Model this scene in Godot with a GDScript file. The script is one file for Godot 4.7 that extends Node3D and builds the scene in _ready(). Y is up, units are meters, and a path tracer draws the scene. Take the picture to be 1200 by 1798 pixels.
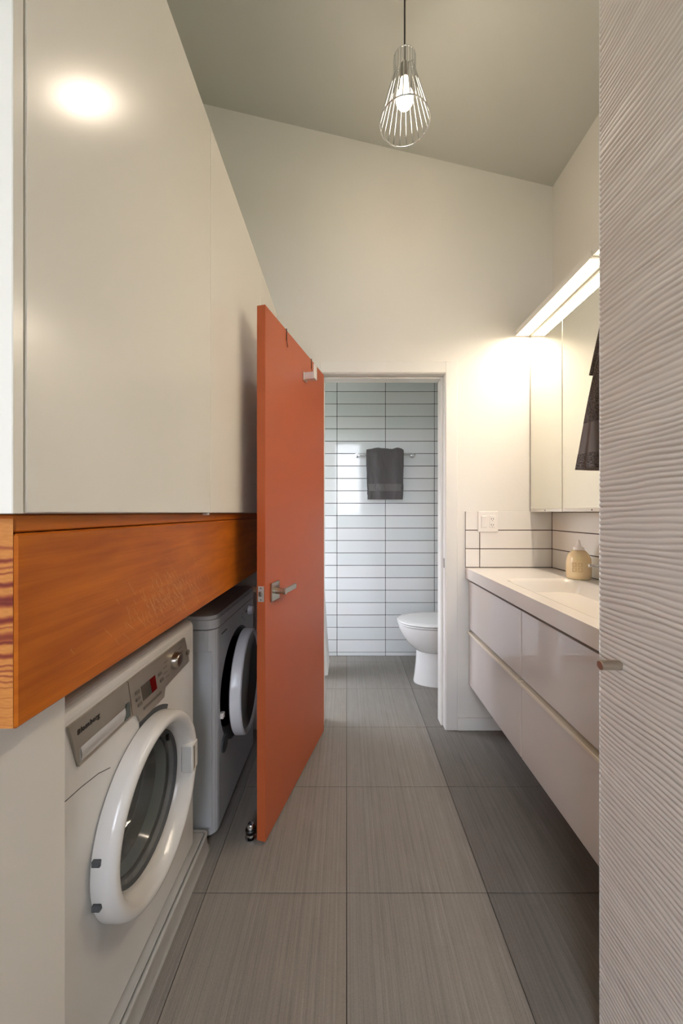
extends Node3D
# A narrow laundry passage: x to the right, y up, depth runs along -z from the camera. V(x, y, d) places a point by its depth.

var M := {}
var taken := {}

# ---------------------------------------------------------------- geometry helpers
func V(x: float, y: float, d: float) -> Vector3:
	return Vector3(x, y, -d)

func mb() -> SurfaceTool:
	var st := SurfaceTool.new()
	st.begin(Mesh.PRIMITIVE_TRIANGLES)
	return st

func tri(st: SurfaceTool, a: Vector3, b: Vector3, c: Vector3, na: Vector3, nb: Vector3, nc: Vector3) -> void:
	var k := (b - a).cross(c - a)
	if k.length_squared() < 1e-18:
		return
	if k.dot(na + nb + nc) > 0.0:
		var t := b; b = c; c = t
		t = nb; nb = nc; nc = t
	st.set_normal(na); st.add_vertex(a)
	st.set_normal(nb); st.add_vertex(b)
	st.set_normal(nc); st.add_vertex(c)

func quad(st: SurfaceTool, a: Vector3, b: Vector3, c: Vector3, d: Vector3, n: Vector3) -> void:
	tri(st, a, b, c, n, n, n)
	tri(st, a, c, d, n, n, n)

# a box with chamfered edges, between two corners, in the frame xf
func box(st: SurfaceTool, p: Vector3, q: Vector3, bev := 0.002, xf := Transform3D()) -> void:
	var mn := Vector3(minf(p.x, q.x), minf(p.y, q.y), minf(p.z, q.z))
	var mx := Vector3(maxf(p.x, q.x), maxf(p.y, q.y), maxf(p.z, q.z))
	var c := (mn + mx) * 0.5
	var h := (mx - mn) * 0.5
	var b := minf(bev, minf(h.x, minf(h.y, h.z)) * 0.9)
	for ax in 3:
		var u := (ax + 1) % 3
		var w := (ax + 2) % 3
		for s in [-1.0, 1.0]:
			var n := Vector3.ZERO
			n[ax] = s
			var pts := []
			for k in [[-1, -1], [1, -1], [1, 1], [-1, 1]]:
				var v := Vector3.ZERO
				v[ax] = s * h[ax]
				v[u] = k[0] * (h[u] - b)
				v[w] = k[1] * (h[w] - b)
				pts.append(xf * (c + v))
			quad(st, pts[0], pts[1], pts[2], pts[3], xf.basis * n)
	if b <= 0.0:
		return
	for ax in 3:
		var u := (ax + 1) % 3
		var w := (ax + 2) % 3
		for su in [-1.0, 1.0]:
			for sw in [-1.0, 1.0]:
				var n := Vector3.ZERO
				n[u] = su; n[w] = sw
				n = n.normalized()
				var pts := []
				for k in [[-1, 0], [1, 0], [1, 1], [-1, 1]]:
					var v := Vector3.ZERO
					v[ax] = k[0] * (h[ax] - b)
					v[u] = su * (h[u] - (b if k[1] == 0 else 0.0))
					v[w] = sw * (h[w] - (0.0 if k[1] == 0 else b))
					pts.append(xf * (c + v))
				quad(st, pts[0], pts[1], pts[2], pts[3], xf.basis * n)
	for sx in [-1.0, 1.0]:
		for sy in [-1.0, 1.0]:
			for sz in [-1.0, 1.0]:
				var s := Vector3(sx, sy, sz)
				var n: Vector3 = xf.basis * s.normalized()
				var a := c + s * (h - Vector3(0, b, b))
				var e := c + s * (h - Vector3(b, 0, b))
				var g := c + s * (h - Vector3(b, b, 0))
				tri(st, xf * a, xf * e, xf * g, n, n, n)

# box given as x range, y range, depth range
func boxd(st: SurfaceTool, x0: float, x1: float, y0: float, y1: float, d0: float, d1: float, bev := 0.002) -> void:
	box(st, V(x0, y0, d0), V(x1, y1, d1), bev)

# smooth sheet through rows of points; normals face away from ref unless flip
func sheet(st: SurfaceTool, rows: Array, close_u := false, close_v := false, ref := Vector3.INF, up := Vector3.ZERO) -> void:
	var nu := rows.size()
	var nv: int = rows[0].size()
	var nor := []
	var total := 0.0
	for i in nu:
		var line := PackedVector3Array()
		for j in nv:
			var i0 := (i - 1 + nu) % nu if close_u else maxi(i - 1, 0)
			var i1 := (i + 1) % nu if close_u else mini(i + 1, nu - 1)
			var j0 := (j - 1 + nv) % nv if close_v else maxi(j - 1, 0)
			var j1 := (j + 1) % nv if close_v else mini(j + 1, nv - 1)
			var du: Vector3 = rows[i1][j] - rows[i0][j]
			var dv: Vector3 = rows[i][j1] - rows[i][j0]
			var n := du.cross(dv)
			if n.length_squared() < 1e-20:
				n = (rows[i][j] - (ref if ref != Vector3.INF else Vector3.ZERO))
				if up != Vector3.ZERO: n = up
				n = n.normalized() * 1e-6
				line.append(n)
				continue
			if up != Vector3.ZERO:
				total += n.dot(up)
			elif ref != Vector3.INF:
				total += n.normalized().dot(rows[i][j] - ref)
			else:
				total += 1.0
			line.append(n.normalized())
		nor.append(line)
	var s := 1.0 if total >= 0.0 else -1.0
	for i in (nu if close_u else nu - 1):
		for j in (nv if close_v else nv - 1):
			var a := (i + 1) % nu
			var b := (j + 1) % nv
			tri(st, rows[i][j], rows[a][j], rows[a][b], nor[i][j] * s, nor[a][j] * s, nor[a][b] * s)
			tri(st, rows[i][j], rows[a][b], rows[i][b], nor[i][j] * s, nor[a][b] * s, nor[i][b] * s)

# turned shape round the local y axis; the profile (radius, height) runs with its outside on the right
func lathe(st: SurfaceTool, prof: Array, xf: Transform3D, segs := 32, crease := 38.0, from := 0.0, to := TAU) -> void:
	var n := prof.size() - 1
	var seg := []
	for i in n:
		var d: Vector2 = prof[i + 1] - prof[i]
		seg.append(Vector2(d.y, -d.x).normalized())
	for i in n:
		var n0: Vector2 = seg[i]
		var n1: Vector2 = seg[i]
		if i > 0 and absf(rad_to_deg(seg[i].angle_to(seg[i - 1]))) < crease:
			n0 = (seg[i] + seg[i - 1]).normalized()
		if i < n - 1 and absf(rad_to_deg(seg[i].angle_to(seg[i + 1]))) < crease:
			n1 = (seg[i] + seg[i + 1]).normalized()
		for k in segs:
			var a0 := from + (to - from) * k / segs
			var a1 := from + (to - from) * (k + 1) / segs
			var d0 := Vector3(cos(a0), 0, sin(a0))
			var d1 := Vector3(cos(a1), 0, sin(a1))
			var p0: Vector2 = prof[i]
			var p1: Vector2 = prof[i + 1]
			var A := xf * (d0 * p0.x + Vector3.UP * p0.y)
			var B := xf * (d1 * p0.x + Vector3.UP * p0.y)
			var C := xf * (d1 * p1.x + Vector3.UP * p1.y)
			var D := xf * (d0 * p1.x + Vector3.UP * p1.y)
			var nA := xf.basis * (d0 * n0.x + Vector3.UP * n0.y)
			var nB := xf.basis * (d1 * n0.x + Vector3.UP * n0.y)
			var nC := xf.basis * (d1 * n1.x + Vector3.UP * n1.y)
			var nD := xf.basis * (d0 * n1.x + Vector3.UP * n1.y)
			tri(st, A, B, C, nA, nB, nC)
			tri(st, A, C, D, nA, nC, nD)

func tube(st: SurfaceTool, pts: Array, r: float, segs := 8, closed := false) -> void:
	var n := pts.size()
	var rows := []
	var side := Vector3.ZERO
	for i in n:
		var p0: Vector3 = pts[(i - 1 + n) % n] if closed or i > 0 else pts[i]
		var p1: Vector3 = pts[(i + 1) % n] if closed or i < n - 1 else pts[i]
		var t := (p1 - p0).normalized()
		if side == Vector3.ZERO:
			side = t.cross(Vector3(0.31, 0.9, 0.17)).normalized()
		side = (side - t * side.dot(t)).normalized()
		var up := t.cross(side)
		var ring := PackedVector3Array()
		for k in segs:
			var a := TAU * k / segs
			ring.append(pts[i] + (side * cos(a) + up * sin(a)) * r)
		rows.append(ring)
	for i in (n if closed else n - 1):
		var a := (i + 1) % n
		for j in segs:
			var b := (j + 1) % segs
			var na: Vector3 = (rows[i][j] - pts[i]) / r
			var nb: Vector3 = (rows[a][j] - pts[a]) / r
			var nc: Vector3 = (rows[a][b] - pts[a]) / r
			var nd: Vector3 = (rows[i][b] - pts[i]) / r
			tri(st, rows[i][j], rows[a][j], rows[a][b], na, nb, nc)
			tri(st, rows[i][j], rows[a][b], rows[i][b], na, nc, nd)
	if not closed:
		for e in [[0, 1], [n - 1, n - 2]]:
			var nn: Vector3 = (pts[e[0]] - pts[e[1]]).normalized()
			for j in segs:
				tri(st, pts[e[0]], rows[e[0]][j], rows[e[0]][(j + 1) % segs], nn, nn, nn)

# polygon in the local xy plane, thick along local z
func slab(st: SurfaceTool, poly: PackedVector2Array, z0: float, z1: float, xf := Transform3D()) -> void:
	var idx := Geometry2D.triangulate_polygon(poly)
	for z in [z0, z1]:
		var n := xf.basis * Vector3(0, 0, -1 if z == minf(z0, z1) else 1)
		for i in range(0, idx.size(), 3):
			var p := []
			for k in 3:
				p.append(xf * Vector3(poly[idx[i + k]].x, poly[idx[i + k]].y, z))
			tri(st, p[0], p[1], p[2], n, n, n)
	var ccw := not Geometry2D.is_polygon_clockwise(poly)
	for i in poly.size():
		var a := poly[i]
		var b := poly[(i + 1) % poly.size()]
		var e := b - a
		var n2 := Vector2(e.y, -e.x).normalized()
		# outward: test just off the edge
		if Geometry2D.is_point_in_polygon((a + b) * 0.5 + n2 * 1e-4, poly):
			n2 = -n2
		var n := xf.basis * Vector3(n2.x, n2.y, 0)
		quad(st, xf * Vector3(a.x, a.y, z0), xf * Vector3(b.x, b.y, z0), xf * Vector3(b.x, b.y, z1), xf * Vector3(a.x, a.y, z1), n)

# flat plate in local xy between two corners with a round hole; faces local +z
func holed(st: SurfaceTool, p: Vector2, q: Vector2, c: Vector2, r: float, xf: Transform3D, deep := 0.01, segs := 96) -> void:
	var n := xf.basis * Vector3(0, 0, 1)
	var inner := []
	var outer := []
	for k in segs:
		var a := TAU * k / segs
		var d := Vector2(cos(a), sin(a))
		inner.append(c + d * r)
		var t := 1e9
		if d.x > 1e-6: t = minf(t, (q.x - c.x) / d.x)
		if d.x < -1e-6: t = minf(t, (p.x - c.x) / d.x)
		if d.y > 1e-6: t = minf(t, (q.y - c.y) / d.y)
		if d.y < -1e-6: t = minf(t, (p.y - c.y) / d.y)
		outer.append(c + d * t)
	var L := func(v: Vector2, z: float) -> Vector3: return xf * Vector3(v.x, v.y, z)
	for k in segs:
		var m := (k + 1) % segs
		quad(st, L.call(inner[k], 0), L.call(outer[k], 0), L.call(outer[m], 0), L.call(inner[m], 0), n)
		if absf(outer[k].x - outer[m].x) > 1e-5 and absf(outer[k].y - outer[m].y) > 1e-5:
			var best := Vector2(p.x if outer[k].x < c.x else q.x, p.y if outer[k].y < c.y else q.y)
			tri(st, L.call(outer[k], 0), L.call(best, 0), L.call(outer[m], 0), n, n, n)
		var ni: Vector3 = xf.basis * Vector3(c.x - inner[k].x, c.y - inner[k].y, 0).normalized()
		var nj: Vector3 = xf.basis * Vector3(c.x - inner[m].x, c.y - inner[m].y, 0).normalized()
		tri(st, L.call(inner[k], 0), L.call(inner[m], 0), L.call(inner[m], -deep), ni, nj, nj)
		tri(st, L.call(inner[k], 0), L.call(inner[m], -deep), L.call(inner[k], -deep), ni, nj, ni)

# ---------------------------------------------------------------- nodes
func numbered(n: String) -> String:
	if not taken.has(n):
		taken[n] = 0
		return n
	taken[n] += 1
	return "%s_%03d" % [n, taken[n]]

func thing(called: String, label: String, category: String, at: Vector3, group := "") -> Node3D:
	var o := Node3D.new()
	o.name = numbered(called)
	add_child(o, true)
	o.position = at
	o.set_meta("label", label)
	if category: o.set_meta("category", category)
	if group: o.set_meta("group", group)
	return o

func part(parent: Node3D, called: String, st: SurfaceTool, m: Material, label := "") -> MeshInstance3D:
	var o := MeshInstance3D.new()
	o.name = called
	o.mesh = st.commit()
	o.material_override = m
	parent.add_child(o, true)
	if parent.get_parent() == self:
		o.position = -parent.position
	if label: o.set_meta("label", label)
	return o

func piece(parent: Node3D, called: String, mesh: Mesh, m: Material, at: Vector3) -> MeshInstance3D:
	var o := MeshInstance3D.new()
	o.name = called
	o.mesh = mesh
	o.material_override = m
	parent.add_child(o, true)
	o.position = at
	return o

func whole(called: String, st: SurfaceTool, m: Material, label: String, category: String, group := "") -> MeshInstance3D:
	var o := MeshInstance3D.new()
	o.name = numbered(called)
	o.mesh = st.commit()
	o.material_override = m
	add_child(o, true)
	o.set_meta("label", label)
	o.set_meta("category", category)
	if group: o.set_meta("group", group)
	return o

func struct(called: String, st: SurfaceTool, m: Material, label: String) -> MeshInstance3D:
	var o := MeshInstance3D.new()
	o.name = numbered(called)
	o.mesh = st.commit()
	o.material_override = m
	add_child(o, true)
	o.set_meta("kind", "structure")
	o.set_meta("label", label)
	return o

# ---------------------------------------------------------------- materials
func paint(c: Color, rough := 0.5, metal := 0.0, spec := 0.5) -> StandardMaterial3D:
	var m := StandardMaterial3D.new()
	m.albedo_color = c
	m.roughness = rough
	m.metallic = metal
	m.metallic_specular = spec
	return m

func noise_tex(seed_: int, freq: float, size := 512, octaves := 3) -> NoiseTexture2D:
	var n := FastNoiseLite.new()
	n.seed = seed_
	n.noise_type = FastNoiseLite.TYPE_SIMPLEX_SMOOTH
	n.frequency = freq
	n.fractal_octaves = octaves
	var t := NoiseTexture2D.new()
	t.width = size
	t.height = size
	t.seamless = true
	t.noise = n
	return t

func bumpy(m: StandardMaterial3D, t: Texture2D, cm: float, scale: Vector3) -> StandardMaterial3D:
	m.heightmap_enabled = true
	m.heightmap_texture = t
	m.heightmap_scale = cm
	m.uv1_triplanar = true
	m.uv1_world_triplanar = true
	m.uv1_scale = scale
	return m

# woven streaks running along the image's height, tiling
func linen_image(seed_: int) -> Image:
	var w := 512
	var h := 512
	var im := Image.create(w, h, false, Image.FORMAT_RGB8)
	var rng := RandomNumberGenerator.new()
	rng.seed = seed_
	var col := PackedFloat32Array()
	var wide := PackedFloat32Array()
	for x in w:
		col.append(rng.randf_range(-1, 1))
	for x in w:
		wide.append((col[x] + 0.8 * col[(x + 1) % w] + 0.5 * col[(x + 2) % w] + 0.4 * col[(x + w - 1) % w]) * 0.5)
	var nz := FastNoiseLite.new()
	nz.seed = seed_
	nz.frequency = 0.02
	var ph := PackedFloat32Array()
	for x in w:
		ph.append(rng.randf() * TAU)
	for y in h:
		for x in w:
			var broken := 0.55 + 0.45 * sin(ph[x] + TAU * y / h * (1 + x % 5))
			var v := wide[x] * broken * 0.062 + rng.randf_range(-0.03, 0.03)
			v += nz.get_noise_2d(x, y * 0.25) * 0.02
			var g := 0.53 + v
			im.set_pixel(x, y, Color(g * 1.0, g * 0.955, g * 0.9))
	return im

func wood_image(seed_: int) -> Image:
	var w := 1024
	var h := 256
	var im := Image.create(w, h, false, Image.FORMAT_RGB8)
	var a := FastNoiseLite.new()
	a.seed = seed_
	a.frequency = 0.006
	a.fractal_octaves = 4
	var f := FastNoiseLite.new()
	f.seed = seed_ + 7
	f.frequency = 0.09
	var rng := RandomNumberGenerator.new()
	rng.seed = seed_
	for y in h:
		for x in w:
			var wob := a.get_noise_2d(x * 0.6, y * 2.2) * 26.0
			var ring := sin((y * 0.9 + wob + x * 0.03) * 0.22) * 0.5 + 0.5
			var fine := f.get_noise_2d(x * 0.12, y * 3.0)
			var blotch := a.get_noise_2d(x * 0.9 + 500, y * 1.6)
			var t := clampf(0.5 + 0.2 * (ring - 0.5) + 0.16 * fine + 0.4 * blotch, 0, 1)
			var c := Color(0.64, 0.315, 0.06).lerp(Color(0.84, 0.475, 0.12), t)
			im.set_pixel(x, y, c)
	# pale rubbed scratches on the lower half, running steeply, and a few nicks
	for k in 200:
		var x0 := int(rng.randfn(265, 62))
		var y0 := int(rng.randfn(195, 30))
		var n := rng.randi_range(6, 34)
		var lean := rng.randf_range(0.2, 0.9)
		for i in n:
			var x := x0 + int(i * lean)
			var y := y0 + i
			if x > 0 and x < w - 1 and y > 0 and y < h:
				im.set_pixel(x, y, im.get_pixel(x, y).lerp(Color(0.88, 0.7, 0.48), rng.randf_range(0.15, 0.6)))
	return im

# the cut end of the beam: growth rings as level bands
func endgrain_image() -> Image:
	var w := 128
	var h := 512
	var im := Image.create(w, h, false, Image.FORMAT_RGB8)
	var nz := FastNoiseLite.new()
	nz.seed = 5
	nz.frequency = 0.02
	# centre, half width, strength; image rows from the top down
	var bands := [[70, 5, 0.5], [100, 7, 0.8], [118, 4, 0.5], [132, 3, 0.6], [160, 8, 0.95], [196, 12, 1.0], [238, 10, 0.95], [256, 3, 0.5], [282, 14, 0.8], [296, 6, 0.9], [328, 7, 0.85], [350, 3, 0.6], [362, 3, 0.6], [374, 3, 0.6], [388, 3, 0.5], [402, 2, 0.4], [430, 2, 0.2], [452, 2, 0.2], [474, 2, 0.18], [495, 2, 0.2]]
	for y in h:
		for x in w:
			var yy := y + nz.get_noise_2d(x, y * 0.4) * 7.0 - (x * 0.07 if y > 200 else 0.0)
			var dark := 0.0
			for b in bands:
				dark = maxf(dark, b[2] * clampf(1.2 - absf(yy - b[0]) / b[1], 0, 1))
			var g := nz.get_noise_2d(x * 3.0, y * 6.0) * 0.05
			var c := Color(0.76 + g, 0.49 + g, 0.22 + g).lerp(Color(0.42, 0.1, 0.03), dark)
			im.set_pixel(x, y, c)
	return im

func make_materials() -> void:
	M.wall = bumpy(paint(Color(0.9, 0.885, 0.85), 0.6, 0, 0.4), noise_tex(3, 0.05, 256), 0.02, Vector3(3, 3, 3))
	M.ceiling = paint(Color(0.79, 0.795, 0.765), 0.75, 0, 0.35)
	M.trim = paint(Color(0.9, 0.89, 0.86), 0.32)
	M.cabinet = paint(Color(0.93, 0.915, 0.87), 0.2, 0, 0.5)
	M.gloss = paint(Color(0.86, 0.83, 0.8), 0.02, 0, 0.7)
	M.gloss.clearcoat_enabled = true
	M.gloss.clearcoat = 1.0
	M.gloss.clearcoat_roughness = 0.01
	M.carcass = paint(Color(0.42, 0.39, 0.36), 0.7)
	M.lip = paint(Color(0.9, 0.86, 0.78), 0.25)
	M.tile = [paint(Color(0.9, 0.91, 0.91), 0.06, 0, 0.5), paint(Color(0.885, 0.9, 0.9), 0.07, 0, 0.5), paint(Color(0.91, 0.915, 0.915), 0.05, 0, 0.5)]
	M.splash = [paint(Color(0.92, 0.9, 0.87), 0.1, 0, 0.5), paint(Color(0.91, 0.895, 0.865), 0.12, 0, 0.5)]
	M.grout = paint(Color(0.24, 0.25, 0.25), 0.9)
	M.grout_warm = paint(Color(0.3, 0.25, 0.22), 0.9)
	M.joint = paint(Color(0.2, 0.19, 0.18), 0.9)
	M.floor = []
	for k in 3:
		var m := paint([Color(1, 1, 1), Color(0.97, 0.97, 0.97), Color(1.0, 0.985, 0.97)][k], 0.42, 0, 0.4)
		m.albedo_texture = ImageTexture.create_from_image(linen_image(40 + k)) if k == 0 else M.floor[0].albedo_texture
		m.uv1_triplanar = true
		m.uv1_world_triplanar = true
		m.uv1_scale = Vector3(1.9, 1.9, 1.9)
		m.uv1_offset = Vector3(0.37 * k, 0, 0.21 * k)
		M.floor.append(m)
	M.orange = bumpy(paint(Color(0.72, 0.355, 0.195), 0.36, 0, 0.45), noise_tex(11, 0.04, 256), 0.006, Vector3(3, 3, 3))
	M.wood = paint(Color(1, 1, 1), 0.42, 0, 0.38)
	M.wood.albedo_texture = ImageTexture.create_from_image(wood_image(21))
	M.wood.uv1_triplanar = true
	M.wood.uv1_world_triplanar = true
	M.wood.uv1_scale = Vector3(0.55, 3.6, 0.55)
	M.wood.uv1_offset = Vector3(0, 0.42, 0.22)
	M.endgrain = paint(Color(1, 1, 1), 0.55)
	M.endgrain.albedo_texture = ImageTexture.create_from_image(endgrain_image())
	M.nickel = paint(Color(0.74, 0.71, 0.66), 0.28, 1.0)
	M.chrome = paint(Color(0.86, 0.87, 0.88), 0.08, 1.0)
	M.steel = paint(Color(0.62, 0.6, 0.57), 0.3, 1.0)
	M.zinc = paint(Color(0.85, 0.84, 0.82), 0.35, 0.6)
	M.white_enamel = paint(Color(0.86, 0.85, 0.83), 0.16, 0, 0.5)
	M.grey_enamel = paint(Color(0.77, 0.785, 0.8), 0.2, 0, 0.5)
	M.grey_light = paint(Color(0.88, 0.885, 0.9), 0.24)
	M.console = paint(Color(0.66, 0.63, 0.58), 0.36, 0.55)
	M.console_dark = paint(Color(0.47, 0.44, 0.4), 0.4, 0.3)
	M.black = paint(Color(0.03, 0.03, 0.032), 0.35)
	M.seal = paint(Color(0.1, 0.105, 0.11), 0.4)
	M.smoke = paint(Color(0.42, 0.44, 0.44), 0.12)
	M.rubber = paint(Color(0.3, 0.31, 0.32), 0.55)
	M.dark_glass = paint(Color(0.25, 0.255, 0.27), 0.15)
	M.drum = paint(Color(0.2, 0.2, 0.19), 0.3, 0.9)
	M.red = paint(Color(0.42, 0.04, 0.05), 0.12)
	M.screen = paint(Color(0.3, 0.33, 0.31), 0.08)
	M.print = paint(Color(0.16, 0.13, 0.11), 0.6)
	M.glass = paint(Color(0.95, 0.97, 0.97, 0.1), 0.02)
	M.glass.transparency = BaseMaterial3D.TRANSPARENCY_ALPHA
	M.mirror = paint(Color(0.93, 0.93, 0.9), 0.01, 1.0)
	M.porcelain = paint(Color(0.92, 0.915, 0.9), 0.07, 0, 0.5)
	M.quartz = bumpy(paint(Color(0.92, 0.9, 0.87), 0.16, 0, 0.5), noise_tex(9, 0.1, 256), 0.0, Vector3(4, 4, 4))
	M.towel = bumpy(paint(Color(0.5, 0.485, 0.49), 0.95, 0, 0.2), noise_tex(17, 0.12, 512, 2), 0.1, Vector3(4.5, 4.5, 4.5))
	var terry := noise_tex(19, 0.12, 512, 2)
	var ramp := Gradient.new()
	ramp.offsets = PackedFloat32Array([0.25, 0.75])
	ramp.colors = PackedColorArray([Color(0.6, 0.59, 0.58), Color(1, 1, 1)])
	terry.color_ramp = ramp
	M.towel.albedo_texture = terry
	M.towel.rim_enabled = true
	M.towel.rim = 0.5
	M.towel_warm = bumpy(paint(Color(0.5, 0.45, 0.42), 0.95, 0, 0.2), noise_tex(18, 0.1, 512, 2), 0.35, Vector3(3, 3, 3))
	M.towel_warm.albedo_texture = terry
	M.towel_warm.rim_enabled = true
	M.towel_warm.rim = 0.5
	M.towel_band = paint(Color(0.46, 0.445, 0.445), 0.8)
	M.towel_band_warm = paint(Color(0.47, 0.42, 0.39), 0.85)
	M.soap = paint(Color(0.94, 0.85, 0.68), 0.2)
	M.soap.subsurf_scatter_enabled = true
	M.soap.subsurf_scatter_strength = 0.3
	M.soap_print = paint(Color(0.82, 0.7, 0.52), 0.5)
	M.cap = paint(Color(0.93, 0.9, 0.88), 0.3)
	M.plastic = paint(Color(0.93, 0.91, 0.88), 0.3)
	M.wave = paint(Color(0.87, 0.845, 0.81), 0.42, 0, 0.4)
	M.pan = paint(Color(0.69, 0.685, 0.665), 0.3)
	M.cord = paint(Color(0.06, 0.05, 0.045), 0.5)
	M.curtain = paint(Color(0.92, 0.92, 0.92), 0.7)
	M.curtain.backlight_enabled = true
	M.curtain.backlight = Color(0.35, 0.35, 0.35)
	M.led = paint(Color(1, 1, 1), 0.4)
	M.led.emission_enabled = true
	M.led.emission = Color(1.0, 0.94, 0.84)
	M.led.emission_energy_multiplier = 2.5
	M.bulb = paint(Color(1, 1, 1), 0.3)
	M.bulb.emission_enabled = true
	M.bulb.emission = Color(1.0, 0.93, 0.82)
	M.bulb.emission_energy_multiplier = 5.0

# ---------------------------------------------------------------- the scene
func _ready() -> void:
	# camera: level, lens shifted a little sideways
	var cam := Camera3D.new()
	cam.name = "camera"
	add_child(cam)
	cam.position = Vector3(0, 1.25, 0)
	cam.projection = Camera3D.PROJECTION_FRUSTUM
	cam.near = 0.05
	cam.far = 60.0
	cam.size = cam.near * 1798.0 / 640.0
	cam.frustum_offset = Vector2(-9.0 / 640.0, 1.0 / 640.0) * cam.near
	cam.current = true
	# sky: bright overcast
	var we := WorldEnvironment.new()
	we.name = "environment"
	var env := Environment.new()
	env.background_mode = Environment.BG_SKY
	var sky := Sky.new()
	var sm := ProceduralSkyMaterial.new()
	sm.sky_top_color = Color(0.87, 0.9, 0.97)
	sm.sky_horizon_color = Color(0.97, 0.97, 1.0)
	sm.ground_bottom_color = Color(0.35, 0.38, 0.34)
	sm.ground_horizon_color = Color(0.6, 0.65, 0.62)
	sm.sun_angle_max = 0.0
	sky.sky_material = sm
	env.sky = sky
	env.background_energy_multiplier = 8.5
	env.tonemap_mode = Environment.TONE_MAPPER_LINEAR
	env.tonemap_exposure = 2.0
	env.sdfgi_enabled = true
	env.ssao_enabled = true
	env.ssil_enabled = true
	we.environment = env
	add_child(we)
	make_materials()
	build_shell()
	build_floor()
	build_wall_tiles()
	build_left_side()
	build_washer()
	build_dryer()
	build_door()
	build_vanity()
	build_mirror_and_lights()
	build_closet()
	build_pendant()
	build_bathroom()

func ceil_y(x: float) -> float:
	return 3.127 + 0.2375 * (1.188 - x)

# wall in the plane facing the depth axis, from an outline (x, y), thick in depth
func depth_wall(poly: Array, d0: float, d1: float) -> SurfaceTool:
	var st := mb()
	slab(st, PackedVector2Array(poly), -d1, -d0)
	return st

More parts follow.
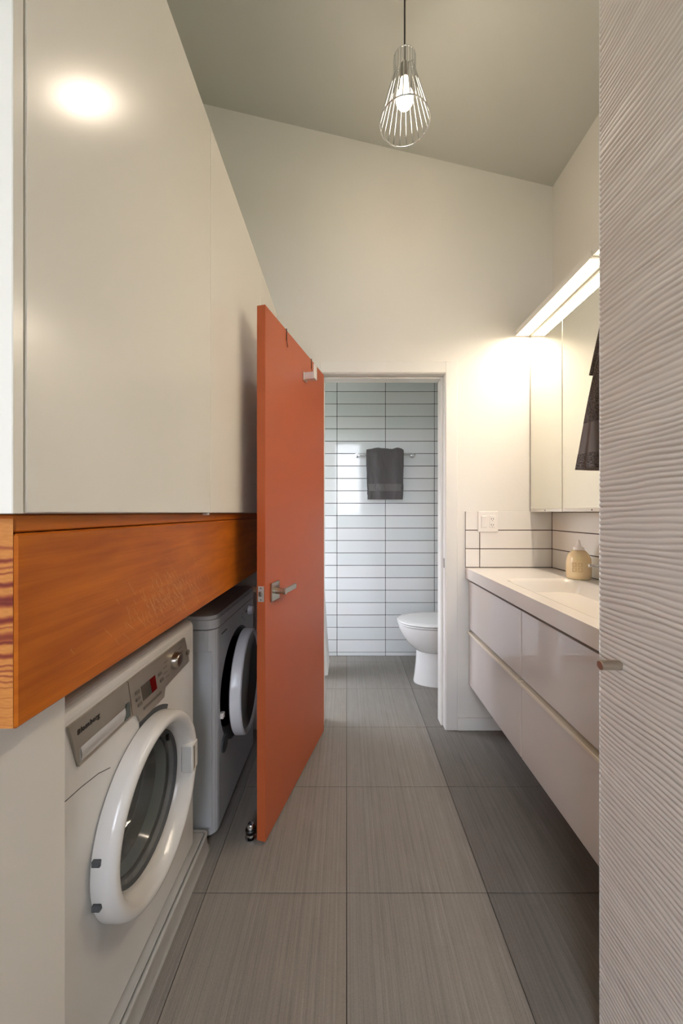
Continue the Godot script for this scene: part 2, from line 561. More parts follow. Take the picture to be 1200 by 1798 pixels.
func build_shell() -> void:
	# the wall with the doorway
	var st := depth_wall([Vector2(-1.3, 0), Vector2(-0.165, 0), Vector2(-0.165, 2.069), Vector2(0.586, 2.069), Vector2(0.586, 0), Vector2(1.288, 0), Vector2(1.288, ceil_y(1.288)), Vector2(-1.3, ceil_y(-1.3))], 2.1, 2.21)
	struct("wall_back", st, M.wall, "cream end wall with the open doorway to the toilet room")
	# right wall
	st = mb()
	boxd(st, 1.188, 1.288, 0, ceil_y(1.188), -2.2, 2.1, 0)
	struct("wall_right", st, M.wall, "white long wall above the vanity light bars")
	# left wall behind the machines
	st = mb()
	boxd(st, -1.3, -1.2, 0, ceil_y(-1.3), -2.2, 2.1, 0)
	struct("wall_left", st, M.wall, "white long wall behind the laundry machines and cabinets")
	# rear wall with a window
	st = mb()
	var zr := -2.2
	var wx0 := -1.0
	var wx1 := 0.35
	var wy0 := 1.15
	var wy1 := 3.0
	boxd(st, -1.3, wx0, 0, 3.1, zr - 0.1, zr, 0)
	boxd(st, wx1, 1.288, 0, 3.1, zr - 0.1, zr, 0)
	boxd(st, wx0, wx1, 0, wy0, zr - 0.1, zr, 0)
	boxd(st, wx0, wx1, wy1, 3.1, zr - 0.1, zr, 0)
	slab(st, PackedVector2Array([Vector2(-1.3, 3.1), Vector2(1.288, 3.1), Vector2(1.288, 3.1034), Vector2(-1.3, ceil_y(-1.3))]), -zr, -zr + 0.1)
	struct("wall_rear", st, M.wall, "white wall behind the viewer with a window")
	st = mb()
	var wm := (wx0 + wx1) / 2
	for k in [[wx0, wx0 + 0.04], [wm - 0.02, wm + 0.02], [wx1 - 0.04, wx1]]:
		boxd(st, k[0], k[1], wy0, wy1, zr - 0.08, zr - 0.02, 0.003)
	boxd(st, wx0 + 0.04, wx1 - 0.04, wy0, wy0 + 0.04, zr - 0.08, zr - 0.02, 0.003)
	boxd(st, wx0 + 0.04, wx1 - 0.04, wy1 - 0.04, wy1, zr - 0.08, zr - 0.02, 0.003)
	var w := struct("window_1", st, M.trim, "window in the wall behind the viewer")
	st = mb()
	boxd(st, wx0 + 0.03, wx1 - 0.03, wy0 + 0.03, wy1 - 0.03, zr - 0.052, zr - 0.048, 0)
	part(w, "window_pane", st, M.glass)
	# sloped ceiling, rising to the left
	st = mb()
	slab(st, PackedVector2Array([Vector2(-1.3, ceil_y(-1.3)), Vector2(1.288, ceil_y(1.288)), Vector2(1.288, ceil_y(1.288) + 0.1), Vector2(-1.3, ceil_y(-1.3) + 0.1)]), -2.21, 2.3)
	struct("ceiling", st, M.ceiling, "plain ceiling sloping up towards the cabinets")
	# toilet room shell
	st = mb()
	boxd(st, -1.3, 1.3, 0, 2.6, 3.183, 3.28, 0)
	struct("wall_far", st, M.grout, "grouted end wall of the toilet room under white tiles")
	st = mb()
	boxd(st, -1.3, -1.2, 0, 0.6, 2.21, 3.183, 0)
	boxd(st, -1.3, -1.2, 2.2, 2.6, 2.21, 3.183, 0)
	boxd(st, -1.3, -1.2, 0.6, 2.2, 2.21, 2.26, 0)
	boxd(st, -1.3, -1.2, 0.6, 2.2, 3.12, 3.183, 0)
	struct("wall_far_left", st, M.wall, "white side wall of the toilet room beyond the curtain")
	st = mb()
	for k in [[2.26, 2.29], [3.09, 3.12]]:
		boxd(st, -1.28, -1.22, 0.6, 2.2, k[0], k[1], 0.003)
	boxd(st, -1.28, -1.22, 0.6, 0.63, 2.29, 3.09, 0.003)
	boxd(st, -1.28, -1.22, 2.17, 2.2, 2.29, 3.09, 0.003)
	w = struct("window_2", st, M.trim, "window in the side wall of the toilet room beyond the curtain")
	st = mb()
	boxd(st, -1.252, -1.248, 0.625, 2.175, 2.285, 3.095, 0)
	part(w, "window_pane", st, M.glass)
	st = mb()
	boxd(st, 1.13, 1.3, 0, 2.6, 2.21, 3.183, 0)
	struct("wall_far_right", st, M.wall, "white side wall of the toilet room behind the toilet")
	st = mb()
	boxd(st, -1.3, 1.3, 2.6, 2.7, 2.21, 3.28, 0)
	struct("ceiling_far", st, M.ceiling, "flat ceiling of the toilet room")
	# door frame: jambs, rabbet stops, casing, strike plate
	st = mb()
	boxd(st, 0.566, 0.586, 0, 2.069, 2.096, 2.214, 0.0015)
	boxd(st, -0.165, -0.145, 0, 2.069, 2.096, 2.214, 0.0015)
	boxd(st, -0.145, 0.566, 2.049, 2.069, 2.096, 2.214, 0.0015)
	var frame := struct("trim_1", st, M.trim, "white painted frame around the doorway")
	st = mb()
	boxd(st, 0.553, 0.566, 0, 2.049, 2.14, 2.21, 0.002)
	boxd(st, -0.145, -0.132, 0, 2.049, 2.14, 2.21, 0.002)
	boxd(st, -0.132, 0.553, 2.036, 2.049, 2.14, 2.21, 0.002)
	part(frame, "door_stop_bead", st, M.trim)
	st = mb()
	boxd(st, 0.570, 0.636, 0, 2.12, 2.091, 2.1, 0.002)
	part(frame, "casing", st, M.trim)
	st = mb()
	boxd(st, -0.215, -0.149, 0, 2.12, 2.091, 2.1, 0.002)
	part(frame, "casing", st, M.trim)
	st = mb()
	boxd(st, -0.149, 0.570, 2.053, 2.12, 2.091, 2.1, 0.002)
	part(frame, "casing", st, M.trim)
	st = mb()
	boxd(st, 0.5645, 0.5665, 0.93, 0.985, 2.102, 2.128, 0.0005)
	part(frame, "strike_plate", st, M.steel, "small metal strike plate in the door frame")
	st = mb()
	boxd(st, 0.636, 1.188, 0, 0.072, 2.087, 2.1, 0.003)
	struct("baseboard_back", st, M.trim, "low white baseboard beside the doorway under the vanity")
	st = mb()
	boxd(st, 1.175, 1.188, 0, 0.072, 0.87, 2.087, 0.003)
	struct("baseboard_right", st, M.trim, "low white baseboard along the wall under the vanity")

func build_floor() -> void:
	var st := mb()
	boxd(st, -1.3, 1.3, -0.12, -0.004, -2.3, 3.3, 0)
	var fl := struct("floor", st, M.joint, "grey brown linen patterned floor tiles with thin dark joints")
	var t := 0.4635
	var g := 0.0011
	st = mb()
	box(st, Vector3(-t / 2 + g, -0.004, -t / 2 + g), Vector3(t / 2 - g, 0, t / 2 - g), 0.0006)
	var mesh := st.commit()
	var k := 0
	for i in range(-3, 3):
		for j in range(-8, 5):
			var x := (i + 0.5) * t
			var d := 1.1985 + (j + 0.5) * t
			var x0 := maxf(x - t / 2, -1.3)
			var x1 := minf(x + t / 2, 1.3)
			var d1 := minf(d + t / 2, 3.28)
			k += 1
			if x0 > x - t / 2 + 1e-4 or x1 < x + t / 2 - 1e-4 or d1 < d + t / 2 - 1e-4:
				var cut := mb()
				boxd(cut, x0 + g, x1 - g, -0.004, 0, d - t / 2 + g, d1 - g, 0.0006)
				piece(fl, "floor_tile", cut.commit(), M.floor[(i * 7 + j * 3 + 90) % 3], Vector3.ZERO)
			else:
				piece(fl, "floor_tile", mesh, M.floor[(i * 7 + j * 3 + 90) % 3], V(x, 0, d))

func build_wall_tiles() -> void:
	# stacked white tiles on the end wall of the toilet room
	var wall: Node3D = get_node("wall_far")
	var cols := [-1.2, -0.9384, -0.5112, -0.084, 0.3388, 0.7654, 1.13]
	var rh := 0.10818
	var cache := {}
	for c in cols.size() - 1:
		for r in 24:
			var y0 := 0.033 + (r - 1) * rh
			var y1 := minf(y0 + rh, 2.6)
			y0 = maxf(y0, 0.0)
			var x0: float = cols[c]
			var x1: float = cols[c + 1]
			var key := "%.3f %.3f" % [x1 - x0, y1 - y0]
			if not cache.has(key):
				var st := mb()
				var hx := (x1 - x0) / 2 - 0.0024
				var hy := (y1 - y0) / 2 - 0.0024
				if hy < 0.004:
					continue
				box(st, Vector3(-hx, -hy, -0.004), Vector3(hx, hy, 0.004), 0.0012)
				cache[key] = st.commit()
			piece(wall, "tile", cache[key], M.tile[(r * 5 + c * 2) % 3], V((x0 + x1) / 2, (y0 + y1) / 2, 3.179))
	# splash tiles beside and behind the counter
	var back: Node3D = get_node("wall_back")
	var st := mb()
	boxd(st, 0.6835, 1.182, 0.934, 1.2555, 2.094, 2.1, 0)
	part(back, "grout", st, M.grout_warm).position = Vector3.ZERO
	for r in 3:
		for c in 2:
			var x0: float = [0.6835, 0.764][c]
			var x1: float = [0.764, 1.18][c]
			var y0 := 0.9355 + r * 0.1067
			st = mb()
			boxd(st, x0 + (0.0 if c == 0 else 0.0024), x1 - 0.0024, y0 + 0.0024, y0 + 0.1067 - (0.0 if r == 2 else 0.0024), 2.09, 2.096, 0.001)
			part(back, "splash_tile", st, M.splash[(r + c) % 2]).position = Vector3.ZERO
	var right: Node3D = get_node("wall_right")
	st = mb()
	boxd(st, 1.182, 1.188, 0.934, 1.25, 0.87, 2.094, 0)
	part(right, "grout", st, M.grout_warm).position = Vector3.ZERO
	for r in 3:
		for c in 3:
			var d1: float = [2.09, 1.667, 1.243][c]
			var d0: float = [1.667, 1.243, 0.872][c]
			var y0 := 0.9355 + r * 0.1067
			st = mb()
			boxd(st, 1.178, 1.184, y0 + 0.0024, minf(y0 + 0.1067 - 0.0024, 1.25), d0 + 0.0024, d1 - 0.0024, 0.001)
			part(right, "splash_tile", st, M.splash[(r + c + 1) % 2]).position = Vector3.ZERO

func build_left_side() -> void:
	# short wall between the viewer and the machines, carrying the beam
	var st := mb()
	boxd(st, -1.2, -0.54, 0, 0.974, 0.36, 0.7, 0.002)
	struct("wall_alcove", st, M.wall, "cream stub wall under the beam beside the washing machine")
	# beam
	var b := thing("timber_beam", "heavy orange brown timber beam running under the white cabinets", "beam", V(-0.7, 0.974, 1.28))
	var bm := mb()
	boxd(bm, -1.0, -0.42, 0.974, 1.223, 0.463, 2.098, 0.003)
	part(b, "beam_body", bm, M.wood)
	st = mb()
	boxd(st, -0.99, -0.4235, 1.2245, 1.2475, 0.465, 2.096, 0.002)
	part(b, "top_board", st, M.wood)
	# the sawn end face, a thin veneer of its own grain
	st = mb()
	var y0 := 0.976
	var y1 := 1.242
	for q in [[Vector3(-1.0, y0, -0.4622), Vector2(0, 1)], [Vector3(-0.4232, y1, -0.4622), Vector2(4, 0)], [Vector3(-0.4232, y0, -0.4622), Vector2(4, 1)], [Vector3(-1.0, y0, -0.4622), Vector2(0, 1)], [Vector3(-1.0, y1, -0.4622), Vector2(0, 0)], [Vector3(-0.4232, y1, -0.4622), Vector2(4, 0)]]:
		st.set_normal(Vector3(0, 0, 1))
		st.set_uv(q[1])
		st.add_vertex(q[0])
	part(b, "end_grain", st, M.endgrain, "sawn beam end with dark red growth bands")
	# wall cabinets above the beam
	var yb := 1.2485
	var yt := 2.39
	var xf := -0.40
	var c1 := thing("wall_cabinet", "tall white wall cabinet with exposed end panel closest to the viewer", "cabinet", V(-0.75, yb, 0.76), "white cabinets over the beam")
	st = mb()
	boxd(st, -1.19, xf, yb, yt, 0.436, 0.4515, 0.001)
	part(c1, "end_panel", st, M.cabinet)
	st = mb()
	boxd(st, -1.19, xf - 0.022, yb, yt, 0.452, 1.07, 0.001)
	part(c1, "carcass", st, M.cabinet)
	st = mb()
	boxd(st, xf - 0.02, xf, yb + 0.001, yt - 0.001, 0.4545, 1.0695, 0.0015)
	var d1 := part(c1, "cabinet_door", st, M.cabinet)
	st = mb()
	boxd(st, xf - 0.016, xf - 0.002, yb - 0.006, yb + 0.003, 1.05, 1.068, 0.001)
	part(d1, "catch_tab", st, M.zinc, "small clear catch under the door corner")
	var c2 := thing("wall_cabinet", "white wall cabinet partly hidden behind the orange door", "cabinet", V(-0.75, yb, 1.58), "white cabinets over the beam")
	st = mb()
	boxd(st, -1.19, xf - 0.022, yb, yt, 1.0705, 2.095, 0.001)
	part(c2, "carcass", st, M.cabinet)
	st = mb()
	boxd(st, xf - 0.02, xf, yb + 0.001, yt - 0.001, 1.0712, 1.69, 0.0015)
	part(c2, "cabinet_door", st, M.cabinet)
	st = mb()
	boxd(st, xf - 0.02, xf, yb + 0.001, yt - 0.001, 1.692, 2.094, 0.0015)
	part(c2, "cabinet_door", st, M.cabinet)
	# drip pan under the washer: a lip swept round a rounded rectangle
	st = mb()
	var prof := [Vector2(0.0, 0.0), Vector2(0.0, 0.006), Vector2(-0.006, 0.01), Vector2(-0.01, 0.05), Vector2(-0.006, 0.058), Vector2(-0.012, 0.063), Vector2(-0.02, 0.058), Vector2(-0.026, 0.02)]
	var rows := []
	for p in prof:
		var ring := PackedVector3Array()
		for k in 4:
			var cx: float = [-0.508, -1.16, -1.16, -0.508][k] + [-0.03, 0.03, 0.03, -0.03][k]
			var cd: float = [1.375, 1.375, 0.71, 0.71][k] + [-0.03, -0.03, 0.03, 0.03][k]
			for s in 7:
				var a := PI / 2 * (k + s / 6.0)
				ring.append(V(cx + cos(a) * (0.03 + p.x), p.y + 0.0005, cd + sin(a) * (0.03 + p.x)))
		rows.append(ring)
	sheet(st, rows, false, true, V(-0.83, 0.02, 1.05))
	boxd(st, -1.14, -0.53, 0.0005, 0.0605, 0.73, 1.355, 0.002)
	whole("drip_pan", st, M.pan, "shallow off white drip pan on the floor under the washing machine", "tray")

# frame on a machine front: local x runs along depth, y up, z out towards the passage (+x)
func front_xf(x: float) -> Transform3D:
	return Transform3D(Basis(Vector3(0, 0, -1), Vector3(0, 1, 0), Vector3(1, 0, 0)), Vector3(x, 0, 0))

# turned shapes on a machine front: local y (the axis) points out along +x
func axis_xf(x: float, y: float, d: float) -> Transform3D:
	return Transform3D(Basis(Vector3(0, 0, -1), Vector3(1, 0, 0), Vector3(0, 1, 0)), V(x, y, d))

func build_washer() -> void:
	var fx := -0.552
	var w := thing("washing_machine", "white front loading washing machine with silver control strip and round door", "washing machine", V(-0.83, 0.061, 1.01))
	var y0 := 0.066
	var y1 := 0.866
	var d0 := 0.712
	var d1 := 1.308
	var F := front_xf(fx)
	# casing: sides, back, bottom, top as one shell
	var st := mb()
	boxd(st, -1.13, fx - 0.001, y0, y1 - 0.03, d0, d0 + 0.012, 0.003)
	boxd(st, -1.13, fx - 0.001, y0, y1 - 0.03, d1 - 0.012, d1, 0.003)
	boxd(st, -1.13, -1.115, y0, y1 - 0.03, d0 + 0.012, d1 - 0.012, 0.002)
	boxd(st, -1.115, fx - 0.01, y0, y0 + 0.01, d0 + 0.012, d1 - 0.012, 0.001)
	part(w, "casing", st, M.white_enamel)
	# lid with a rounded front lip
	st = mb()
	var lip := PackedVector2Array([Vector2(-1.13, y1 - 0.03), Vector2(fx, y1 - 0.03)])
	for k in 7:
		var a := PI / 2 * k / 6.0
		lip.append(Vector2(fx - 0.026 + 0.026 * cos(a), y1 - 0.026 + 0.026 * sin(a)))
	lip.append(Vector2(-1.13, y1))
	slab(st, lip, -d1, -d0)
	part(w, "lid", st, M.white_enamel)
	st = mb()
	boxd(st, -0.606, -0.602, y1, y1 + 0.0015, 0.78, 0.92, 0.0004)
	boxd(st, -0.622, -0.612, y1, y1 + 0.002, 0.735, 0.75, 0.0004)
	part(w, "lid_vents", st, M.rubber)
	# front plates: upper (control) and lower with the porthole, a fine seam between
	var cd := 1.0
	var cy := 0.458
	st = mb()
	holed(st, Vector2(d0, y0), Vector2(d1, y1 - 0.0302), Vector2(cd, cy), 0.19, F, 0.03)
	part(w, "front_plate", st, M.white_enamel)
	st = mb()
	tube(st, [F * Vector3(d0, 0.684, 0), F * Vector3(0.76, 0.679, 0), F * Vector3(0.81, 0.67, 0), F * Vector3(0.85, 0.655, 0)], 0.0011, 6)
	part(w, "plate_seam", st, M.rubber)
	st = mb()
	lathe(st, [Vector2(0.22, 0.0008), Vector2(0.237, 0.0008)], axis_xf(fx, cy, cd), 24, 38.0, deg_to_rad(58), deg_to_rad(98))
	part(w, "finger_recess", st, M.rubber)
	st = mb()
	boxd(st, fx - 0.02, fx - 0.006, y0 + 0.002, y0 + 0.016, d0 + 0.004, d1 - 0.004, 0.002)
	part(w, "kick_strip", st, M.grey_light)
	for p in [[-0.6, 0.75], [-0.6, 1.27], [-1.08, 0.75], [-1.08, 1.27]]:
		st = mb()
		lathe(st, [Vector2(0, 0.0608), Vector2(0.022, 0.0608), Vector2(0.022, 0.064), Vector2(0.012, 0.065), Vector2(0.012, 0.067)], Transform3D(Basis(), V(p[0], 0, p[1])), 16)
		part(w, "foot", st, M.rubber)
	# detergent drawer front (silver) with a scooped grip
	st = mb()
	var dr := PackedVector2Array([Vector2(0.7165, 0.828), Vector2(0.9085, 0.828), Vector2(0.929, 0.7305), Vector2(0.745, 0.7305)])
	slab(st, dr, 0.0, 0.006, F)
	var drawer := part(w, "detergent_drawer", st, M.console)
	st = mb()
	var grip := []
	for i in 9:
		var line := PackedVector3Array()
		var t := i / 8.0
		for d in [0.7475, 0.83, 0.90, 0.912]:
			var y := 0.768 - 0.028 * t
			var inn := 0.0069 + 0.0022 * sin(t * PI)
			line.append(F * Vector3(d, y, inn))
		grip.append(line)
	sheet(st, grip, false, false, Vector3.INF, Vector3(1, 0, 0))
	slab(st, PackedVector2Array([Vector2(0.7455, 0.7395), Vector2(0.914, 0.7395), Vector2(0.914, 0.7685), Vector2(0.7455, 0.7685)]), 0.0045, 0.0068, F)
	part(drawer, "grip", st, M.zinc)
	st = mb()
	slab(st, PackedVector2Array([Vector2(0.893, 0.7395), Vector2(0.916, 0.7395), Vector2(0.912, 0.776), Vector2(0.9, 0.776)]), 0.0045, 0.0095, F)
	part(drawer, "grip_end", st, M.screen)
	var tm := TextMesh.new()
	var sf := SystemFont.new()
	sf.font_names = PackedStringArray(["Droid Sans"])
	sf.font_weight = 700
	tm.font = sf
	tm.text = "Blomberg"
	tm.font_size = 32
	tm.pixel_size = 0.00045
	tm.depth = 0.0008
	tm.horizontal_alignment = HORIZONTAL_ALIGNMENT_LEFT
	var brand := piece(drawer, "brand_lettering", tm, M.print, Vector3.ZERO)
	brand.transform = Transform3D(F.basis, F * Vector3(0.7375, 0.8035, 0.0066))
	# control strip
	st = mb()
	slab(st, PackedVector2Array([Vector2(0.911, 0.828), Vector2(1.231, 0.828), Vector2(1.266, 0.735), Vector2(1.098, 0.7235), Vector2(1.092, 0.697), Vector2(0.965, 0.697), Vector2(0.955, 0.718), Vector2(0.9315, 0.7305)]), 0.0, 0.006, F)
	var con := part(w, "control_panel", st, M.console)
	st = mb()
	slab(st, PackedVector2Array([Vector2(0.966, 0.788), Vector2(1.008, 0.788), Vector2(1.022, 0.744), Vector2(0.978, 0.744)]), 0.005, 0.0068, F)
	part(con, "display", st, M.screen)
	st = mb()
	slab(st, PackedVector2Array([Vector2(1.0085, 0.788), Vector2(1.037, 0.788), Vector2(1.049, 0.744), Vector2(1.0225, 0.744)]), 0.005, 0.0068, F)
	part(con, "display_window", st, M.red, "dark red display window")
	for q in [[0.949, 0.782], [0.952, 0.763], [0.961, 0.745], [1.063, 0.779], [1.074, 0.757]]:
		st = mb()
		box(st, Vector3(q[0] - 0.009, q[1] - 0.0045, 0.004), Vector3(q[0] + 0.009, q[1] + 0.0045, 0.0095), 0.0015, F)
		part(con, "button", st, M.console_dark)
	st = mb()
	box(st, Vector3(0.979, 0.719, 0.004), Vector3(1.071, 0.7265, 0.0085), 0.001, F)
	part(con, "start_bar", st, M.console_dark)
	for q in [[1.1, 0.8], [1.095, 0.785], [1.098, 0.768], [1.11, 0.752], [1.195, 0.806], [1.203, 0.79], [1.203, 0.774], [1.198, 0.76]]:
		st = mb()
		box(st, Vector3(q[0] - 0.011, q[1] - 0.0012, 0.0055), Vector3(q[0] + 0.011, q[1] + 0.0012, 0.0064), 0.0002, F)
		part(con, "programme_mark", st, M.console_dark)
	st = mb()
	lathe(st, [Vector2(0.0, -0.001), Vector2(0.024, 0.0), Vector2(0.023, 0.014), Vector2(0.019, 0.019), Vector2(0.0, 0.02)], axis_xf(fx + 0.006, 0.783, 1.155), 32)
	part(con, "programme_knob", st, M.nickel)
	st = mb()
	lathe(st, [Vector2(0.0, -0.001), Vector2(0.009, 0.0), Vector2(0.009, 0.008), Vector2(0.0, 0.009)], axis_xf(fx + 0.004, 0.773, 1.245), 20)
	part(con, "power_knob", st, M.console_dark)
	# round door: fat white ring standing proud, glass bowl, seal and drum behind
	var A := axis_xf(fx, cy, cd)
	st = mb()
	lathe(st, [Vector2(0.19, -0.012), Vector2(0.218, 0.0), Vector2(0.224, 0.005), Vector2(0.2235, 0.036), Vector2(0.22, 0.047), Vector2(0.213, 0.0535), Vector2(0.205, 0.0555), Vector2(0.197, 0.053), Vector2(0.19, 0.045), Vector2(0.181, 0.0305), Vector2(0.177, 0.024), Vector2(0.174, 0.016), Vector2(0.17, 0.0), Vector2(0.17, -0.012)], A, 96, 34)
	var pd := part(w, "porthole_door", st, M.white_enamel)
	st = mb()
	lathe(st, [Vector2(0.173, 0.006), Vector2(0.168, 0.009), Vector2(0.164, 0.003), Vector2(0.16, -0.01), Vector2(0.154, -0.012)], A, 80, 60)
	part(pd, "inner_trim", st, M.rubber)
	st = mb()
	lathe(st, [Vector2(0.164, 0.002), Vector2(0.154, -0.02), Vector2(0.135, -0.06), Vector2(0.115, -0.095), Vector2(0.1, -0.108), Vector2(0.05, -0.112), Vector2(0.0, -0.112)], A, 64, 60)
	part(pd, "glass_bowl", st, M.glass, "clear glass bowl of the door")
	for q in [[0.152, -0.019, 0.141, -0.046], [0.1165, -0.09, 0.104, -0.104]]:
		st = mb()
		lathe(st, [Vector2(q[2], q[3]), Vector2(q[0], q[1])], A, 64)
		part(pd, "bowl_band", st, M.smoke)
	st = mb()
	box(st, Vector3(cd + 0.168, cy - 0.045, 0.02), Vector3(cd + 0.212, cy + 0.045, 0.0575), 0.004, F)
	var hd := part(pd, "door_grip", st, M.white_enamel)
	st = mb()
	box(st, Vector3(cd + 0.18, cy - 0.036, 0.056), Vector3(cd + 0.186, cy + 0.036, 0.0582), 0.0006, F)
	part(hd, "grip_slot", st, M.console_dark)
	st = mb()
	box(st, Vector3(cd + 0.118, cy + 0.09, -0.004), Vector3(cd + 0.132, cy + 0.115, 0.006), 0.002, F)
	part(pd, "latch", st, M.black)
	for yy in [0.5, 0.405]:
		st = mb()
		box(st, Vector3(cd - 0.2255, yy - 0.007, 0.008), Vector3(cd - 0.21, yy + 0.007, 0.026), 0.0015, F)
		part(pd, "hinge", st, M.rubber)
	st = mb()
	lathe(st, [Vector2(0.192, -0.02), Vector2(0.175, -0.03), Vector2(0.15, -0.035), Vector2(0.14, -0.06), Vector2(0.15, -0.085), Vector2(0.16, -0.095)], A, 64, 70)
	part(w, "door_seal", st, M.seal)
	st = mb()
	lathe(st, [Vector2(0.165, -0.095), Vector2(0.215, -0.1), Vector2(0.215, -0.42), Vector2(0.0, -0.43)], A, 64)
	part(w, "drum", st, M.drum)

func build_dryer() -> void:
	var fx := -0.5
	var d0 := 1.388
	var d1 := 1.985
	var y0 := 0.018
	var y1 := 0.852
	var F := front_xf(fx)
	var w := thing("tumble_dryer", "light grey tumble dryer with round dark door behind the orange door", "dryer", V(-0.8, 0.0, 1.69))
	# casing with rounded front uprights, as an outline of the plan (x, depth)
	var st := mb()
	var P := Transform3D(Basis(Vector3(1, 0, 0), Vector3(0, 0, -1), Vector3(0, 1, 0)), Vector3.ZERO)
	for s in [0, 1]:
		var o := PackedVector2Array()
		var dd: float = d0 if s == 0 else d1
		var k: float = 1.0 if s == 0 else -1.0
		o.append(Vector2(-1.1, dd))
		o.append(Vector2(fx - 0.05, dd))
		for i in 6:
			var a := PI / 2 * i / 5.0
			o.append(Vector2(fx - 0.04 + 0.04 * sin(a), dd + k * (0.04 - 0.04 * cos(a))))
		o.append(Vector2(fx, dd + k * 0.05))
		o.append(Vector2(fx - 0.012, dd + k * 0.05))
		o.append(Vector2(fx - 0.06, dd + k * 0.012))
		o.append(Vector2(-1.1, dd + k * 0.012))
		slab(st, o, y0, 0.80, P)
	boxd(st, -1.1, -1.088, y0, 0.80, d0 + 0.012, d1 - 0.012, 0)
	boxd(st, -1.088, fx - 0.07, y0, y0 + 0.01, d0 + 0.012, d1 - 0.012, 0)
	part(w, "casing", st, M.grey_enamel)
	st = mb()
	boxd(st, -0.9, fx - 0.014, 0.05, 0.72, d0 - 0.001, d0 + 0.003, 0.001)
	part(w, "side_panel", st, M.grey_enamel)
	st = mb()
	var cd := 1.675
	var cy := 0.487
	holed(st, Vector2(d0 + 0.05, y0), Vector2(d1 - 0.05, 0.80), Vector2(cd, cy), 0.236, F, 0.03)
	part(w, "front_plate", st, M.grey_enamel)
	# lid with rounded corners and front edge
	st = mb()
	var lid := PackedVector2Array([Vector2(-1.1, d1), Vector2(-1.1, d0)])
	for i in 6:
		var a := PI / 2 * i / 5.0
		lid.append(Vector2(fx - 0.04 + 0.042 * sin(a), d0 + 0.04 - 0.042 * cos(a)))
	for i in 6:
		var a := PI / 2 * i / 5.0
		lid.append(Vector2(fx - 0.04 + 0.042 * cos(a), d1 - 0.04 + 0.042 * sin(a)))
	slab(st, lid, 0.804, 0.838, P)
	var lid2 := PackedVector2Array()
	for v in lid:
		lid2.append(Vector2(-0.8 + (v.x + 0.8) * 0.975, 1.687 + (v.y - 1.687) * 0.975))
	slab(st, lid2, 0.837, y1, P)
	part(w, "lid", st, M.grey_enamel)
	st = mb()
	lathe(st, [Vector2(0.0, -0.001), Vector2(0.024, 0.0), Vector2(0.024, 0.01), Vector2(0.019, 0.022), Vector2(0.0, 0.024)], axis_xf(fx, 0.755, 1.86), 28)
	part(w, "knob", st, M.grey_light)
	for q in [[1.75, 0.765, 0.003, 0.002], [1.755, 0.745, 0.003, 0.002], [1.775, 0.778, 0.003, 0.002], [1.78, 0.73, 0.003, 0.002], [1.74, 0.75, 0.003, 0.002], [1.813, 0.759, 0.013, 0.004], [1.4875, 0.765, 0.0325, 0.003]]:
		st = mb()
		box(st, Vector3(q[0] - q[2], q[1] - q[3], 0), Vector3(q[0] + q[2], q[1] + q[3], 0.001), 0.0002, F)
		part(w, "printed_mark", st, M.rubber)
	# black mouth of the drum
	var A := axis_xf(fx, cy, cd)
	st = mb()
	lathe(st, [Vector2(0.238, -0.002), Vector2(0.215, -0.012), Vector2(0.19, -0.03), Vector2(0.19, -0.4), Vector2(0.0, -0.4)], A, 64)
	part(w, "drum_mouth", st, M.black)
	# door standing a little ajar, hinged on the far side
	var turn := Transform3D(Basis(Vector3.UP, deg_to_rad(3.5)), Vector3.ZERO)
	var hinge := V(fx, cy, cd + 0.215)
	var T := Transform3D(turn.basis, hinge) * Transform3D(Basis(), -hinge)
	var B := T * axis_xf(fx + 0.004, cy, cd)
	st = mb()
	lathe(st, [Vector2(0.18, -0.004), Vector2(0.217, -0.002), Vector2(0.223, 0.003), Vector2(0.223, 0.038), Vector2(0.219, 0.044), Vector2(0.213, 0.046), Vector2(0.204, 0.042), Vector2(0.199, 0.032)], B, 80, 40)
	var dd := part(w, "round_door", st, M.grey_light)
	st = mb()
	lathe(st, [Vector2(0.2, 0.036), Vector2(0.17, 0.018), Vector2(0.1, 0.004), Vector2(0.0, 0.0)], B, 64, 60)
	part(dd, "dark_window", st, M.dark_glass, "dark concave window of the dryer door")
	st = mb()
	var Bz := T * front_xf(fx + 0.004)
	box(st, Vector3(cd - 0.178, cy - 0.1, 0.02), Vector3(cd - 0.15, cy + 0.04, 0.03), 0.005, Bz)
	part(dd, "grip_recess", st, M.black)
	st = mb()
	box(st, Vector3(cd - 0.233, cy - 0.055, -0.004), Vector3(cd - 0.213, cy - 0.033, 0.012), 0.002, F)
	part(w, "latch", st, M.plastic, "small white square latch")
	st = mb()
	lathe(st, [Vector2(0.0, 0.0), Vector2(0.036, 0.0), Vector2(0.034, 0.006), Vector2(0.0, 0.01)], axis_xf(fx, cy - 0.175, cd - 0.19), 28)
	part(w, "filter_cap", st, M.rubber)
	for p in [[-0.56, 1.44], [-0.56, 1.93], [-1.05, 1.44], [-1.05, 1.93]]:
		st = mb()
		lathe(st, [Vector2(0, 0.0005), Vector2(0.022, 0.0005), Vector2(0.022, 0.006), Vector2(0.012, 0.01), Vector2(0.012, 0.02)], Transform3D(Basis(), V(p[0], 0, p[1])), 16)
		part(w, "foot", st, M.rubber)

